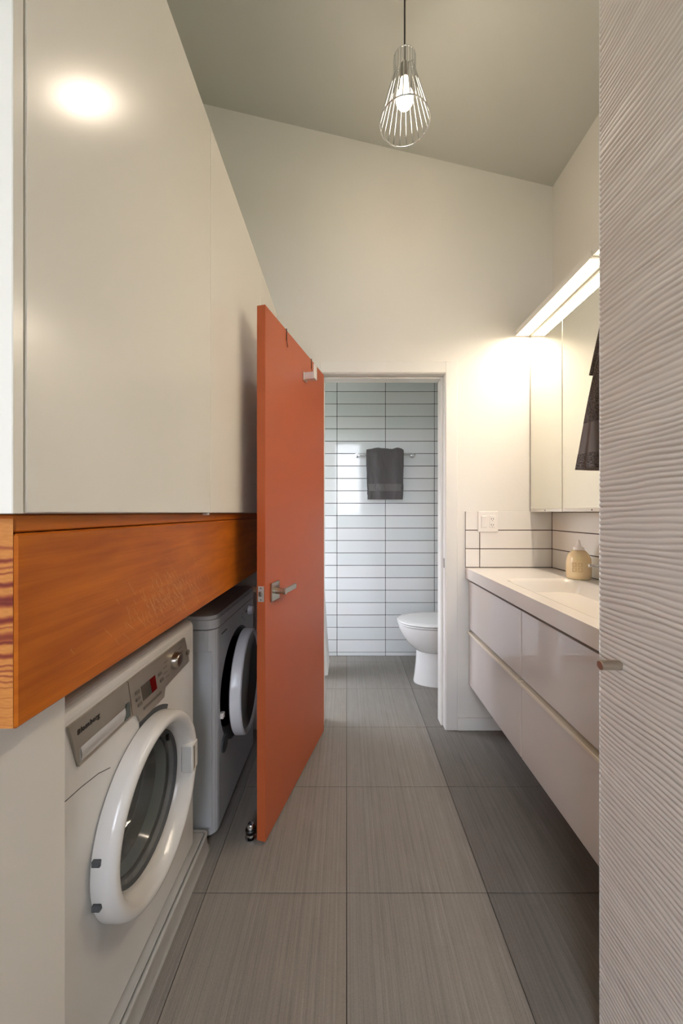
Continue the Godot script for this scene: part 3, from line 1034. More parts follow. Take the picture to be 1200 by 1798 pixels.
func build_door() -> void:
	# local frame of the open leaf: x from the free edge to the hinge, y up, z out of the face towards the passage
	var near := V(-0.3057, 0, 1.368)
	var far := V(-0.129, 0, 2.069)
	var ax := (far - near).normalized()
	var az := Vector3.UP.cross(-ax).normalized()
	if az.x < 0: az = -az
	var F := Transform3D(Basis(ax, Vector3.UP, az), near)
	var L := near.distance_to(far)
	var d := thing("door_1", "open flush orange door with brushed lever handle and square hook", "", V(-0.22, 0.012, 1.72))
	d.set_meta("kind", "structure")
	var st := mb()
	box(st, Vector3(0, 0.012, -0.035), Vector3(L, 2.032, 0), 0.0015, F)
	part(d, "leaf", st, M.orange)
	# lever sets on both faces
	for s in [1.0, -1.0]:
		var Z := F * Transform3D(Basis(), Vector3(0.0, 0.0, 0.0 if s > 0 else -0.035))
		st = mb()
		box(st, Vector3(0.04, 0.905, 0), Vector3(0.11, 0.977, 0.009 * s), 0.002, Z)
		var rose := part(d, "handle_rose", st, M.nickel)
		st = mb()
		var c := Vector3(0.075, 0.941, 0)
		tube(st, [Z * (c + Vector3(0, 0, 0.008 * s)), Z * (c + Vector3(0, 0, 0.03 * s)), Z * (c + Vector3(0, 0, 0.052 * s))], 0.0115, 20)
		box(st, Vector3(0.064, 0.93, 0.04 * s), Vector3(0.19, 0.952, 0.05 * s), 0.003, Z)
		part(rose, "lever", st, M.nickel)
	st = mb()
	box(st, Vector3(-0.0012, 0.914, -0.03), Vector3(0.001, 0.972, -0.005), 0.0004, F)
	var lp := part(d, "latch_plate", st, M.zinc, "bright latch plate on the door edge")
	st = mb()
	box(st, Vector3(-0.009, 0.934, -0.024), Vector3(0.0, 0.953, -0.011), 0.003, F)
	part(lp, "latch_bolt", st, M.steel)
	st = mb()
	for y in [0.921, 0.965]:
		box(st, Vector3(-0.0018, y - 0.0025, -0.02), Vector3(0, y + 0.0025, -0.015), 0.0008, F)
	part(lp, "screws", st, M.rubber)
	# square coat hook
	st = mb()
	var hx := 0.415
	box(st, Vector3(hx - 0.02, 1.888, 0), Vector3(hx + 0.02, 1.928, 0.006), 0.0015, F)
	box(st, Vector3(hx - 0.017, 1.891, 0.006), Vector3(hx + 0.017, 1.925, 0.05), 0.002, F)
	box(st, Vector3(hx - 0.017, 1.891, 0.0485), Vector3(hx + 0.017, 1.962, 0.058), 0.002, F)
	part(d, "coat_hook", st, M.zinc, "square polished coat hook near the door top")
	# thin straps hooked over the top edge
	for x in [0.195, 0.51]:
		st = mb()
		tube(st, [F * Vector3(x, 1.99, -0.037), F * Vector3(x, 2.034, -0.036), F * Vector3(x, 2.034, 0.002), F * Vector3(x, 1.985, 0.002)], 0.002, 6)
		tube(st, [F * Vector3(x, 1.99, 0.002), F * Vector3(x + 0.014, 1.962, 0.002)], 0.0012, 6)
		part(d, "hanger_wire", st, M.cord, "thin dark wire hooked over the door top")
	for y in [0.25, 1.02, 1.8]:
		st = mb()
		tube(st, [F * Vector3(L + 0.004, y - 0.045, -0.039), F * Vector3(L + 0.004, y, -0.039), F * Vector3(L + 0.004, y + 0.045, -0.039)], 0.005, 10)
		part(d, "hinge", st, M.nickel)
	# floor stop behind the leaf
	var s := thing("door_stop", "small chrome and black rubber door stop on the floor behind the orange door", "door stop", V(-0.368, 0, 1.4))
	st = mb()
	var X := Transform3D(Basis(), V(-0.368, 0, 1.4))
	lathe(st, [Vector2(0, 0.0), Vector2(0.022, 0.0), Vector2(0.022, 0.006), Vector2(0.013, 0.009), Vector2(0.013, 0.024)], X, 24)
	part(s, "stop_base", st, M.chrome)
	st = mb()
	lathe(st, [Vector2(0.013, 0.022), Vector2(0.02, 0.024), Vector2(0.021, 0.036), Vector2(0.018, 0.04), Vector2(0.012, 0.041)], X, 24)
	part(s, "rubber_ring", st, M.black)
	st = mb()
	lathe(st, [Vector2(0.015, 0.04), Vector2(0.015, 0.05), Vector2(0.011, 0.056), Vector2(0, 0.057)], X, 24)
	part(s, "stop_cap", st, M.chrome)

func build_vanity() -> void:
	var v := thing("vanity_cabinet", "wall hung glossy white vanity with two rows of drawers", "cabinet", V(0.95, 0.267, 1.48))
	var st := mb()
	boxd(st, 0.722, 1.175, 0.268, 0.286, 0.872, 2.085, 0.001)
	boxd(st, 0.722, 1.175, 0.286, 0.873, 0.872, 0.89, 0.001)
	boxd(st, 0.722, 1.175, 0.286, 0.873, 2.067, 2.085, 0.001)
	boxd(st, 1.165, 1.175, 0.286, 0.873, 0.89, 2.067, 0.001)
	boxd(st, 0.722, 0.734, 0.286, 0.873, 0.89, 2.067, 0.001)
	part(v, "carcass", st, M.carcass)
	# drawer fronts; each lower front carries a projecting lip
	for c in [[0.874, 1.4575], [1.4625, 2.084]]:
		st = mb()
		boxd(st, 0.70, 0.7215, 0.5875, 0.857, c[0], c[1], 0.0015)
		part(v, "drawer", st, M.gloss)
		st = mb()
		boxd(st, 0.70, 0.7215, 0.267, 0.562, c[0], c[1], 0.0015)
		var lower := part(v, "drawer", st, M.gloss)
		st = mb()
		boxd(st, 0.689, 0.7215, 0.5625, 0.5755, c[0], c[1], 0.002)
		part(lower, "pull_lip", st, M.lip)
	# countertop with a basin pressed into it
	var top := thing("countertop", "thick white countertop with shallow moulded basin over the vanity", "countertop", V(0.93, 0.875, 1.48))
	st = mb()
	var nx := 70
	var nd := 140
	var x0 := 0.6825
	var x1 := 1.1775
	var d0 := 0.871
	var d1 := 2.0895
	var rows := []
	for i in nd + 1:
		var line := PackedVector3Array()
		for j in nx + 1:
			var x := x0 + (x1 - x0) * j / nx
			var d := d0 + (d1 - d0) * i / nd
			line.append(V(x, 0.934 - basin(x, d), d))
		rows.append(line)
	sheet(st, rows, false, false, Vector3.INF, Vector3.UP)
	quad(st, V(x0, 0.934, d0), V(x0, 0.934, d1), V(x0, 0.875, d1), V(x0, 0.875, d0), Vector3(-1, 0, 0))
	quad(st, V(x0, 0.934, d0), V(x1, 0.934, d0), V(x1, 0.875, d0), V(x0, 0.875, d0), Vector3(0, 0, 1))
	quad(st, V(x0, 0.934, d1), V(x1, 0.934, d1), V(x1, 0.875, d1), V(x0, 0.875, d1), Vector3(0, 0, -1))
	quad(st, V(x1, 0.934, d0), V(x1, 0.934, d1), V(x1, 0.875, d1), V(x1, 0.875, d0), Vector3(1, 0, 0))
	quad(st, V(x0, 0.875, d0), V(x1, 0.875, d0), V(x1, 0.875, d1), V(x0, 0.875, d1), Vector3(0, -1, 0))
	part(top, "counter_slab", st, M.quartz)
	st = mb()
	lathe(st, [Vector2(0.02, 0.0), Vector2(0.024, 0.002), Vector2(0.02, 0.004), Vector2(0.014, 0.002), Vector2(0, 0.002)], Transform3D(Basis(), V(0.96, 0.934 - basin(0.96, 1.42), 1.42)), 24)
	part(top, "drain", st, M.chrome)
	# tap with two side levers
	var t := thing("basin_tap", "chrome basin tap beside the soap bottle mostly behind the textured panel", "tap", V(1.12, 0.934, 1.42))
	st = mb()
	lathe(st, [Vector2(0, 0.934), Vector2(0.024, 0.934), Vector2(0.024, 0.944), Vector2(0.016, 0.95), Vector2(0.014, 1.03)], Transform3D(Basis(), V(1.13, 0, 1.42)), 24)
	tube(st, [V(1.13, 1.03, 1.42), V(1.125, 1.06, 1.42), V(1.10, 1.075, 1.42), V(1.06, 1.07, 1.42), V(1.03, 1.055, 1.42)], 0.012, 14)
	part(t, "spout", st, M.chrome)
	for d in [1.26, 1.58]:
		st = mb()
		lathe(st, [Vector2(0, 0.934), Vector2(0.024, 0.934), Vector2(0.024, 0.944), Vector2(0.017, 0.95), Vector2(0.016, 1.0), Vector2(0.019, 1.01), Vector2(0.018, 1.024), Vector2(0, 1.026)], Transform3D(Basis(), V(1.13, 0, d)), 24)
		tube(st, [V(1.125, 1.014, d), V(1.08, 1.018, d), V(1.055, 1.02, d + 0.005)], 0.0075, 12)
		part(t, "lever", st, M.chrome)
	# soap bottle
	var sc := V(1.105, 0.934, 1.735)
	var sb := thing("soap_bottle", "squat cream soap bottle with white cap on the countertop", "bottle", sc)
	var SX := Transform3D(Basis().scaled(Vector3(1.0, 1.0, 0.72)), sc)
	SX = Transform3D(Basis(Vector3.UP, -0.6), Vector3.ZERO) * Transform3D(Basis().scaled(Vector3(1, 1, 0.72)), Vector3.ZERO)
	SX.origin = sc
	st = mb()
	lathe(st, [Vector2(0, 0.0005), Vector2(0.045, 0.0005), Vector2(0.05, 0.004), Vector2(0.053, 0.03), Vector2(0.053, 0.075), Vector2(0.05, 0.1), Vector2(0.042, 0.12), Vector2(0.028, 0.135), Vector2(0.018, 0.14)], SX, 40, 50)
	part(sb, "bottle_body", st, M.soap)
	st = mb()
	lathe(st, [Vector2(0.021, 0.138), Vector2(0.023, 0.141), Vector2(0.022, 0.15), Vector2(0.011, 0.156), Vector2(0.007, 0.175), Vector2(0.004, 0.186), Vector2(0, 0.187)], Transform3D(Basis(), sc), 24, 50)
	part(sb, "cap", st, M.cap)
	st = mb()
	var face := Transform3D(Basis(Vector3.UP, -0.6), sc)
	for q in [[-0.024, 0.062, 0.016, 0.018], [0.0, 0.062, 0.016, 0.018], [-0.024, 0.038, 0.016, 0.018], [0.0, 0.038, 0.016, 0.018]]:
		for e in [[0, 0, q[2], 0.0022], [0, q[3] - 0.0022, q[2], 0.0022], [0, 0, 0.0022, q[3]], [q[2] - 0.0022, 0, 0.0022, q[3]]]:
			var a := Vector3(q[0] + e[0], q[1] + e[1], 0)
			var b := Vector3(q[0] + e[0] + e[2], q[1] + e[1] + e[3], 0)
			var za := 0.72 * sqrt(maxf(0.0, 0.053 * 0.053 - pow((a.x + b.x) / 2, 2)))
			box(st, a + Vector3(0, 0, za - 0.002), b + Vector3(0, 0, za + 0.0006), 0.0002, face)
	part(sb, "printed_emblem", st, M.soap_print)
	# switch and outlet plate on the splash tiles
	var sp := thing("switch_plate", "white double wall plate with rocker switch and outlet on splash tiles", "switch", V(0.809, 1.2, 2.089))
	var PX := Transform3D(Basis(), V(0.809, 1.198, 2.0885))
	st = mb()
	box(st, Vector3(-0.058, -0.06, -0.0015), Vector3(0.058, 0.06, 0.006), 0.003, PX)
	part(sp, "plate", st, M.plastic)
	st = mb()
	box(st, Vector3(-0.041, -0.034, 0.004), Vector3(-0.007, 0.034, 0.0075), 0.001, PX)
	box(st, Vector3(-0.039, -0.032, 0.0075), Vector3(-0.009, 0.032, 0.0105), 0.002, PX * Transform3D(Basis(Vector3.RIGHT, 0.05), Vector3.ZERO))
	part(sp, "rocker", st, M.plastic)
	st = mb()
	box(st, Vector3(0.007, -0.034, 0.004), Vector3(0.041, 0.034, 0.0085), 0.0015, PX)
	var ol := part(sp, "outlet", st, M.plastic)
	for y in [0.016, -0.018]:
		for x in [0.018, 0.029]:
			st = mb()
			box(st, Vector3(x - 0.0013, y - 0.0045, 0.0075), Vector3(x + 0.0013, y + 0.0045, 0.009), 0.0002, PX)
			part(ol, "slot", st, M.print)
		st = mb()
		box(st, Vector3(0.0215, y - 0.0125, 0.0075), Vector3(0.0255, y - 0.0085, 0.009), 0.001, PX)
		part(ol, "slot", st, M.print)
	for y in [0.049, -0.049]:
		for x in [-0.024, 0.024]:
			st = mb()
			lathe(st, [Vector2(0.0028, 0), Vector2(0.0026, 0.001), Vector2(0, 0.0012)], PX * Transform3D(Basis(Vector3.RIGHT, PI / 2), Vector3(x, y, 0.006)), 10)
			part(sp, "screw", st, M.plastic)

# depth of the basin below the counter
func basin(x: float, d: float) -> float:
	var hx := 0.175
	var hd := 0.36
	var r := 0.08
	var px := absf(x - 0.92) - (hx - r)
	var pd := absf(d - 1.385) - (hd - r)
	var sd := Vector2(maxf(px, 0), maxf(pd, 0)).length() + minf(maxf(px, pd), 0) - r
	var t := smoothstep(0.0, 0.05, -sd)
	return t * 0.085

func build_mirror_and_lights() -> void:
	var mc := thing("mirror_cabinet", "mirrored bathroom cabinet with frameless doors above the counter", "cabinet", V(1.12, 1.253, 1.48))
	var st := mb()
	boxd(st, 1.076, 1.186, 1.262, 2.258, 0.872, 2.083, 0.001)
	part(mc, "carcass", st, M.console_dark)
	var ds := [[1.7805, 2.083], [1.35, 1.7755], [0.876, 1.346]]
	for k in 3:
		st = mb()
		boxd(st, 1.0545, 1.073, 1.254, 2.258, ds[k][0], ds[k][1], 0.001)
		var o := part(mc, "mirror_door", st, M.cabinet)
		st = mb()
		boxd(st, 1.0525, 1.0545, 1.27, 2.258, ds[k][0] + 0.0005, ds[k][1] - 0.0005, 0.0006)
		part(o, "mirror_glass", st, M.mirror, "mirror glass")
		st = mb()
		boxd(st, 1.0525, 1.0545, 1.254, 1.2695, ds[k][0] + 0.0005, ds[k][1] - 0.0005, 0.0004)
		part(o, "bottom_rail", st, M.trim)
		st = mb()
		lathe(st, [Vector2(0.0035, -0.0005), Vector2(0.003, 0.0015), Vector2(0, 0.002)], Transform3D(Basis(Vector3(0, 0, -1), Vector3(-1, 0, 0), Vector3(0, 1, 0)), V(1.0525, 1.262, (ds[k][0] + ds[k][1]) * 0.5)), 12)
		part(o, "rail_stud", st, M.rubber)
	var bars := [[1.45, 2.089, "long warm light bar over the mirror meeting the end wall"], [0.875, 1.436, "warm light bar over the mirror half hidden by the textured panel"]]
	for b in bars:
		var lb := thing("light_bar", b[2], "light", V(1.02, 2.262, (b[0] + b[1]) / 2), "light bars over the mirror")
		st = mb()
		boxd(st, 0.968, 0.974, 2.262, 2.292, b[0], b[1], 0.001)
		boxd(st, 0.974, 1.18, 2.276, 2.292, b[0], b[1], 0.001)
		boxd(st, 0.974, 1.044, 2.262, 2.276, b[0], b[0] + 0.006, 0.001)
		boxd(st, 0.974, 1.044, 2.262, 2.276, b[1] - 0.006, b[1], 0.001)
		boxd(st, 1.038, 1.046, 2.262, 2.276, b[0], b[1], 0.001)
		boxd(st, 1.054, 1.18, 2.2605, 2.276, b[0], b[1], 0.001)
		part(lb, "housing", st, M.trim)
		st = mb()
		boxd(st, 0.9745, 1.0375, 2.264, 2.268, b[0] + 0.0065, b[1] - 0.0065, 0.0005)
		part(lb, "diffuser", st, M.led, "glowing white diffuser strip")
		var a := AreaLight3D.new()
		a.name = "bar_glow"
		a.area_size = Vector2(0.06, b[1] - b[0] - 0.02)
		a.light_color = Color(1.0, 0.93, 0.85)
		a.light_energy = 0.25
		a.area_range = 8.0
		a.area_attenuation = 2.0
		a.shadow_enabled = true
		lb.add_child(a)
		a.position = Vector3(1.006 - 1.02, -0.001, 0)
		a.rotation = Vector3(-PI / 2, 0, 0)

func build_closet() -> void:
	var c := thing("tall_closet", "tall closet with wavy ribbed pale front and round steel knob", "closet", V(0.9, 0, 0.565))
	var d0 := 0.265
	var d1 := 0.865
	var top := 2.5
	var st := mb()
	boxd(st, 0.622, 1.186, 0.0, top + 0.012, d0 + 0.001, d1 - 0.001, 0.001)
	part(c, "closet_body", st, M.cabinet)
	# ribbed door: long wandering ridges running along the door's width
	st = mb()
	var nz := FastNoiseLite.new()
	nz.seed = 4
	nz.frequency = 1.0
	nz.fractal_octaves = 2
	var ny := 1680
	var nd := 40
	var rows := []
	for i in ny + 1:
		var y := 0.008 + top * i / ny
		var line := PackedVector3Array()
		for j in nd + 1:
			var d := d0 + (d1 - d0) * j / nd
			var wob := nz.get_noise_2d(d * 1.6, y * 3.0) * 0.013 + nz.get_noise_2d(d * 4.0 + 40.0, y * 14.0) * 0.0045
			var ph := (y + wob) * TAU / 0.0125
			var amp := 0.75 + 0.6 * nz.get_noise_2d(d * 3.5 + 9.0, y * 22.0)
			var s := sin(ph)
			line.append(V(0.6015 - 0.0019 * amp * (s + 0.25 * cos(2.0 * ph)), y, d))
		rows.append(line)
	sheet(st, rows, false, false, Vector3.INF, Vector3(-1, 0, 0))
	boxd(st, 0.6045, 0.6215, 0.008, 0.008 + top, d0, d1, 0)
	quad(st, V(0.6, 0.008, d1), V(0.6, 0.008 + top, d1), V(0.605, 0.008 + top, d1), V(0.605, 0.008, d1), Vector3(0, 0, -1))
	quad(st, V(0.6, 0.008, d0), V(0.6, 0.008 + top, d0), V(0.605, 0.008 + top, d0), V(0.605, 0.008, d0), Vector3(0, 0, 1))
	var dr := part(c, "ribbed_door", st, M.wave)
	st = mb()
	var K := Transform3D(Basis(Vector3(0, 0, 1), Vector3(-1, 0, 0), Vector3(0, 1, 0)).orthonormalized(), V(0.602, 0.914, 0.803))
	lathe(st, [Vector2(0.0, 0.0), Vector2(0.0105, 0.0), Vector2(0.0105, 0.043), Vector2(0.0095, 0.044), Vector2(0.0, 0.044)], K, 32)
	part(dr, "knob", st, M.nickel, "cylindrical brushed steel knob")
	# hook on the far side and the towel hanging from it
	var hk := thing("wall_hook", "small steel hook on the closet side behind the dark towel", "hook", V(0.7, 1.72, 0.87))
	st = mb()
	tube(st, [V(0.69, 1.74, 0.865), V(0.69, 1.74, 0.9), V(0.69, 1.73, 0.915), V(0.69, 1.745, 0.925)], 0.005, 10)
	part(hk, "hook_rod", st, M.nickel)
	st = mb()
	boxd(st, 0.675, 0.705, 1.72, 1.76, 0.8645, 0.869, 0.001)
	part(hk, "hook_plate", st, M.nickel)
	var tw := thing("hand_towel", "dark grey terry towel hanging from hook beside the mirror", "towel", V(0.7, 1.36, 0.91))
	hung_towel(tw, "towel_body", 1.745, 1.362, 0.0, M.towel_warm)
	st = mb()
	# shorter back corner of the cloth
	var rws := []
	for i in 21:
		var t := i / 20.0
		var y := 1.735 - 0.125 * t
		var ring := PackedVector3Array()
		for k in 24:
			var a := TAU * k / 24.0
			var cxx := 0.666 - 0.02 * t
			ring.append(V(cxx + cos(a) * (0.006 + 0.007 * t), y, 0.95 + sin(a) * (0.005 + 0.004 * t)))
		rws.append(ring)
	sheet(st, rws, false, true, V(0.65, 1.67, 0.94))
	part(tw, "folded_corner", st, M.towel_warm)

func hung_towel(parent: Node3D, called: String, ytop: float, ybot: float, _x: float, m: Material) -> void:
	var secs := [[0.0, 0.106], [0.265, 0.345], [0.345, 0.383]]
	var names := [called, "woven_band", "hem"]
	for q in 3:
		var st := mb()
		var rows := []
		var a0: float = [0.0, 0.268, 0.345][q]
		var a1: float = [0.268, 0.345, 0.384][q]
		var n: int = [50, 12, 8][q]
		for i in n + 1:
			var s := a0 + (a1 - a0) * i / n
			var t := s / 0.384
			var y := ytop - s
			var ring := PackedVector3Array()
			# the cloth opens out downwards; its free edge leans towards the end wall
			var grow := 0.02 + 0.075 * pow(t, 0.5)
			var deep := 0.016 + 0.03 * t
			if q == 1: deep -= 0.002
			var cx := 0.688
			var cd := 0.905 + 0.02 * t
			for k in 72:
				var a := TAU * k / 72.0
				var fold := 1.0 + 0.07 * sin(a * 5.0 + 1.0) * t + 0.04 * sin(a * 9.0 + t * 2.0) * t
				var lean := -0.3 * (cx - 0.6) * 0.0
				ring.append(V(cx + cos(a) * grow * fold + lean, y, cd + sin(a) * deep * fold))
			rows.append(ring)
		sheet(st, rows, false, true, V(0.688, (ytop + ybot) / 2, 0.91))
		if q == 2 or q == 0:
			var e: PackedVector3Array = rows[n] if q == 2 else rows[0]
			var c := Vector3.ZERO
			for p in e: c += p / 72.0
			for k in 72:
				var nn := Vector3.DOWN if q == 2 else Vector3.UP
				tri(st, c, e[k], e[(k + 1) % 72], nn, nn, nn)
		part(parent, names[q], st, M.towel_band_warm if q == 1 else m)

func build_pendant() -> void:
	var d := 1.42
	var x := 102.0 / 640.0 * d
	var p := thing("pendant_lamp", "wire cage pendant lamp with glowing bulb hanging on black cord", "lamp", V(x, 2.77, d))
	var C := V(x, 0, d)
	var st := mb()
	var yc := ceil_y(x)
	tube(st, [C + Vector3(0, 3.0, 0), C + Vector3(0, 3.15, 0), C + Vector3(0, yc - 0.01, 0)], 0.0035, 8)
	part(p, "cord", st, M.cord)
	st = mb()
	lathe(st, [Vector2(0, yc - 0.045), Vector2(0.05, yc - 0.045), Vector2(0.055, yc - 0.03), Vector2(0.055, yc + 0.01)], Transform3D(Basis(), C), 28)
	part(p, "canopy", st, M.chrome)
	st = mb()
	lathe(st, [Vector2(0, 2.935), Vector2(0.018, 2.935), Vector2(0.018, 2.99), Vector2(0.012, 3.0), Vector2(0, 3.004)], Transform3D(Basis(), C), 24)
	part(p, "lamp_socket", st, M.steel)
	# bulb
	st = mb()
	var prof := []
	for k in 13:
		var a := -PI / 2 + (PI * 0.78) * k / 12.0
		prof.append(Vector2(maxf(0.0, 0.034 * cos(a)), 2.862 + 0.036 * sin(a)))
	prof.append(Vector2(0.02, 2.91))
	prof.append(Vector2(0.0145, 2.936))
	lathe(st, prof, Transform3D(Basis(), C), 32, 60)
	part(p, "bulb", st, M.bulb, "glowing frosted bulb")
	# cage: rings and rods
	st = mb()
	var ring := []
	for k in 40:
		var a := TAU * k / 40.0
		ring.append(C + Vector3(cos(a) * 0.0965, 2.77, sin(a) * 0.0965))
	tube(st, ring, 0.0026, 8, true)
	var cage := part(p, "cage_rim", st, M.chrome)
	st = mb()
	ring = []
	for k in 32:
		var a := TAU * k / 32.0
		ring.append(C + Vector3(cos(a) * 0.042, 3.018, sin(a) * 0.042))
	tube(st, ring, 0.0022, 8, true)
	for k in 3:
		var a := TAU * k / 3.0
		tube(st, [C + Vector3(0, 3.0, 0), C + Vector3(cos(a) * 0.042, 3.018, sin(a) * 0.042)], 0.0016, 6)
	part(p, "neck_ring", st, M.chrome)
	for k in 22:
		var a := TAU * (k + 0.3) / 22.0
		var dir := Vector3(cos(a), 0, sin(a))
		st = mb()
		tube(st, [C + dir * 0.042 + Vector3(0, 3.018, 0), C + dir * 0.042 + Vector3(0, 2.985, 0), C + dir * 0.0425 + Vector3(0, 2.962, 0), C + dir * 0.046 + Vector3(0, 2.945, 0), C + dir * 0.0965 + Vector3(0, 2.77, 0)], 0.0025, 6)
		part(cage, "wire", st, M.chrome)
	var l := OmniLight3D.new()
	l.name = "bulb_light"
	l.light_color = Color(1.0, 0.92, 0.83)
	l.light_energy = 0.078
	l.light_size = 0.03
	l.omni_range = 10.0
	l.omni_attenuation = 2.0
	l.shadow_enabled = true
	p.add_child(l)
	l.position = Vector3(0, 2.862 - 2.77, 0)

func build_bathroom() -> void:
	# toilet, facing left: sections from the floor up
	var cd := 2.70
	var t := thing("toilet", "white toilet with closed lid beyond the doorway", "toilet", V(0.72, 0, cd))
	var st := mb()
	# y, front x, half width, back x
	var ped := [[0.0, 0.497, 0.108, 1.0], [0.01, 0.495, 0.109, 1.0], [0.06, 0.503, 0.104, 1.0], [0.15, 0.512, 0.1, 1.0], [0.235, 0.518, 0.1, 1.0]]
	var bowl := [[0.235, 0.522, 0.098, 0.98], [0.245, 0.507, 0.112, 0.98], [0.27, 0.478, 0.132, 0.98], [0.31, 0.44, 0.155, 0.99], [0.36, 0.406, 0.174, 1.0], [0.4, 0.388, 0.182, 1.0], [0.425, 0.382, 0.184, 1.0], [0.432, 0.385, 0.182, 1.0]]
	loft(st, ped, cd, false)
	part(t, "pedestal", st, M.porcelain)
	st = mb()
	loft(st, bowl, cd, true)
	part(t, "bowl", st, M.porcelain)
	st = mb()
	loft(st, [[0.4372, 0.384, 0.18, 0.9], [0.4378, 0.376, 0.187, 0.905], [0.446, 0.376, 0.187, 0.905], [0.4472, 0.384, 0.18, 0.9]], cd, true)
	part(t, "seat", st, M.porcelain)
	st = mb()
	loft(st, [[0.4526, 0.382, 0.182, 0.9], [0.4532, 0.374, 0.189, 0.905], [0.461, 0.374, 0.189, 0.905], [0.4655, 0.385, 0.18, 0.898], [0.468, 0.42, 0.15, 0.87]], cd, true)
	part(t, "lid", st, M.porcelain)
	for q in [[0.4318, 0.4374], [0.447, 0.4528]]:
		st = mb()
		loft(st, [[q[0], 0.388, 0.177, 0.9], [q[1], 0.388, 0.177, 0.9]], cd, true)
		part(t, "bumper", st, M.rubber)
	st = mb()
	boxd(st, 0.93, 1.12, 0.4, 0.8, cd - 0.19, cd + 0.19, 0.02)
	var tank := part(t, "tank", st, M.porcelain)
	st = mb()
	boxd(st, 0.92, 1.125, 0.8, 0.83, cd - 0.2, cd + 0.2, 0.008)
	part(tank, "tank_lid", st, M.porcelain)
	# towel bar
	var b := thing("towel_bar", "chrome towel bar fixed to the white tiles", "towel bar", V(0.33, 1.745, 3.13))
	st = mb()
	tube(st, [V(0.08, 1.745, 3.105), V(0.33, 1.745, 3.105), V(0.585, 1.745, 3.105)], 0.009, 14)
	part(b, "bar", st, M.chrome)
	for x in [0.09, 0.575]:
		st = mb()
		tube(st, [V(x, 1.745, 3.175), V(x, 1.745, 3.14), V(x, 1.745, 3.1)], 0.0095, 14)
		lathe(st, [Vector2(0, 0.0), Vector2(0.02, 0.0), Vector2(0.02, -0.006), Vector2(0, -0.006)], Transform3D(Basis(Vector3.RIGHT, PI / 2), V(x, 1.745, 3.1745)), 20)
		part(b, "post", st, M.chrome)
	# towel folded over the bar
	var tw := thing("bath_towel", "grey towel folded over the bar on the tiled wall", "towel", V(0.326, 1.36, 3.1))
	draped(tw)
	# shower curtain with its rod
	var cu := thing("shower_curtain", "white shower curtain edge beside the orange door", "curtain", V(-0.2, 0.03, 2.84))
	st = mb()
	var rows := []
	for i in 41:
		var s := i / 40.0
		var y := 1.96 - 1.93 * s
		var line := PackedVector3Array()
		for k in 121:
			var u := k / 120.0
			var d := 2.72 + 0.24 * u
			var fl := 0.012 + 0.02 * s
			line.append(V(-0.232 + 0.062 * s * s + sin(u * 34.0) * fl, y + 0.004 * sin(u * 34.0), d))
		rows.append(line)
	sheet(st, rows, false, false, Vector3.INF, Vector3(1, 0, 0))
	part(cu, "curtain_cloth", st, M.curtain)
	for k in 8:
		st = mb()
		var pts := []
		for q in 16:
			var a := TAU * q / 16.0
			pts.append(V(-0.232 + cos(a) * 0.024, 1.985 + sin(a) * 0.024, 2.73 + 0.031 * k))
		tube(st, pts, 0.002, 6, true)
		part(cu, "curtain_ring", st, M.chrome)
	st = mb()
	tube(st, [V(-0.232, 1.99, 2.212), V(-0.232, 1.99, 2.7), V(-0.232, 1.99, 3.174)], 0.012, 14)
	whole("curtain_rod", st, M.chrome, "straight chrome rod carrying the white shower curtain", "rod")

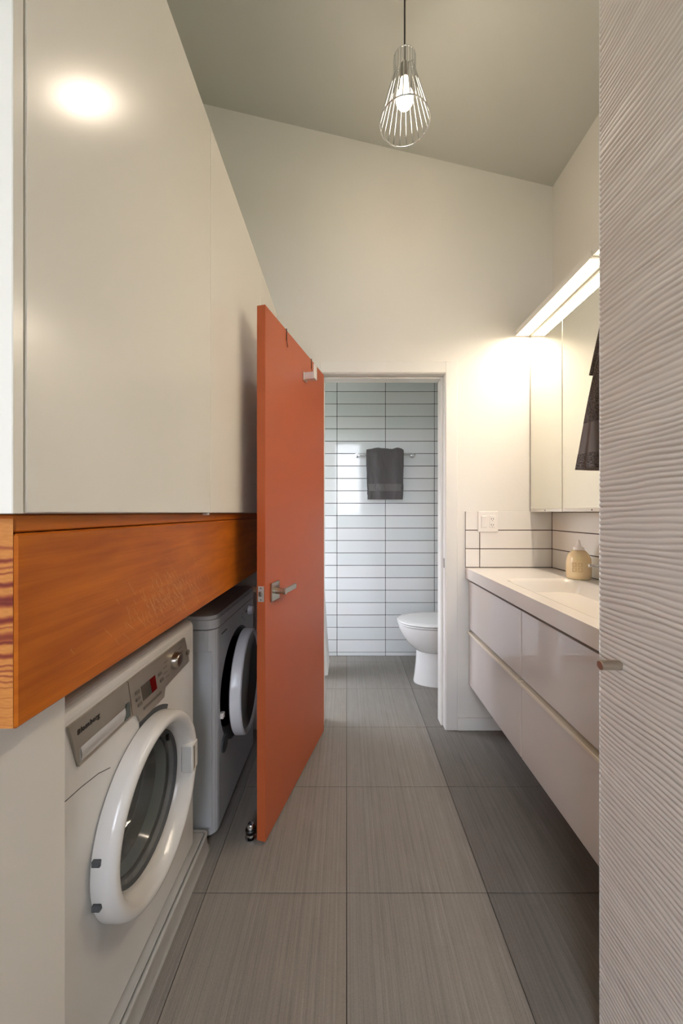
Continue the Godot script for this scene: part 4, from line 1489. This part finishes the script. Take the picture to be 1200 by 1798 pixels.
# closed D-shaped sections stacked into a smooth form; front is round, back straight
func loft(st: SurfaceTool, secs: Array, cd: float, cap_bottom: bool) -> void:
	var rows := []
	for s in secs:
		var ring := PackedVector3Array()
		for k in 48:
			var a := TAU * k / 48.0
			var c := cos(a)
			var w := sin(a)
			var mid: float = s[1] + (s[3] - s[1]) * 0.48
			var x: float
			if c < 0:
				x = mid + c * (mid - s[1])
			else:
				x = mid + (s[3] - mid) * pow(c, 0.55)
			ring.append(V(x, s[0], cd + signf(w) * pow(absf(w), 0.92) * s[2]))
		rows.append(ring)
	sheet(st, rows, false, true, V((secs[0][1] + secs[0][3]) / 2, (secs[0][0] + secs[-1][0]) / 2, cd))
	for e in [[0, Vector3.DOWN], [rows.size() - 1, Vector3.UP]]:
		if e[0] == 0 and not cap_bottom:
			continue
		var c := Vector3.ZERO
		for p in rows[e[0]]: c += p / 48.0
		for k in 48:
			tri(st, c, rows[e[0]][k], rows[e[0]][(k + 1) % 48], e[1], e[1], e[1])

func draped(parent: Node3D) -> void:
	var nz := FastNoiseLite.new()
	nz.seed = 31
	nz.frequency = 1.0
	# path over the bar in (depth, height): front hem up, over, down behind
	var path := []
	var names := []
	for k in 60:
		path.append(Vector2(3.066 - 0.004 * sin(k * 0.05), 1.36 + (1.745 - 1.36) * k / 59.0))
	for k in range(1, 14):
		var a := PI * k / 14.0
		path.append(Vector2(3.102 - 0.036 * cos(a), 1.745 + 0.04 * sin(a)))
	for k in range(0, 45):
		path.append(Vector2(3.138, 1.745 - 0.34 * k / 44.0))
	var make := func(i0: int, i1: int, x0: float, x1: float, off: float) -> SurfaceTool:
		var st := mb()
		for side in [1.0, -1.0]:
			var rows := []
			for i in range(i0, i1 + 1):
				var p: Vector2 = path[i]
				var q0: Vector2 = path[maxi(i - 1, 0)]
				var q1: Vector2 = path[mini(i + 1, path.size() - 1)]
				var tg := (q1 - q0).normalized()
				var nn := Vector2(-tg.y, tg.x)
				var line := PackedVector3Array()
				for j in 41:
					var u := j / 40.0
					var x := x0 + (x1 - x0) * u + 0.006 * nz.get_noise_2d(p.y * 4.0, side) + (0.018 * (1.0 - clampf((p.y - 1.36) / 0.4, 0, 1)) * (0.5 - u))
					var ripple := 0.006 * sin(u * 13.0 + p.y * 2.0) + 0.012 * nz.get_noise_2d(u * 2.4, p.y * 3.0)
					var edge := 1.0 - pow(absf(u * 2.0 - 1.0), 8.0)
					var o: Vector2 = nn * side * (0.011 * edge + off) + nn * ripple
					line.append(V(x, p.y + o.y, p.x + o.x))
				rows.append(line)
			sheet(st, rows, false, false, V((x0 + x1) / 2, 1.55, 3.102))
		return st
	part(parent, "towel_body", make.call(0, 117, 0.17, 0.482, 0.0), M.towel)
	part(parent, "woven_band", make.call(11, 20, 0.176, 0.477, 0.0012), M.towel_band)
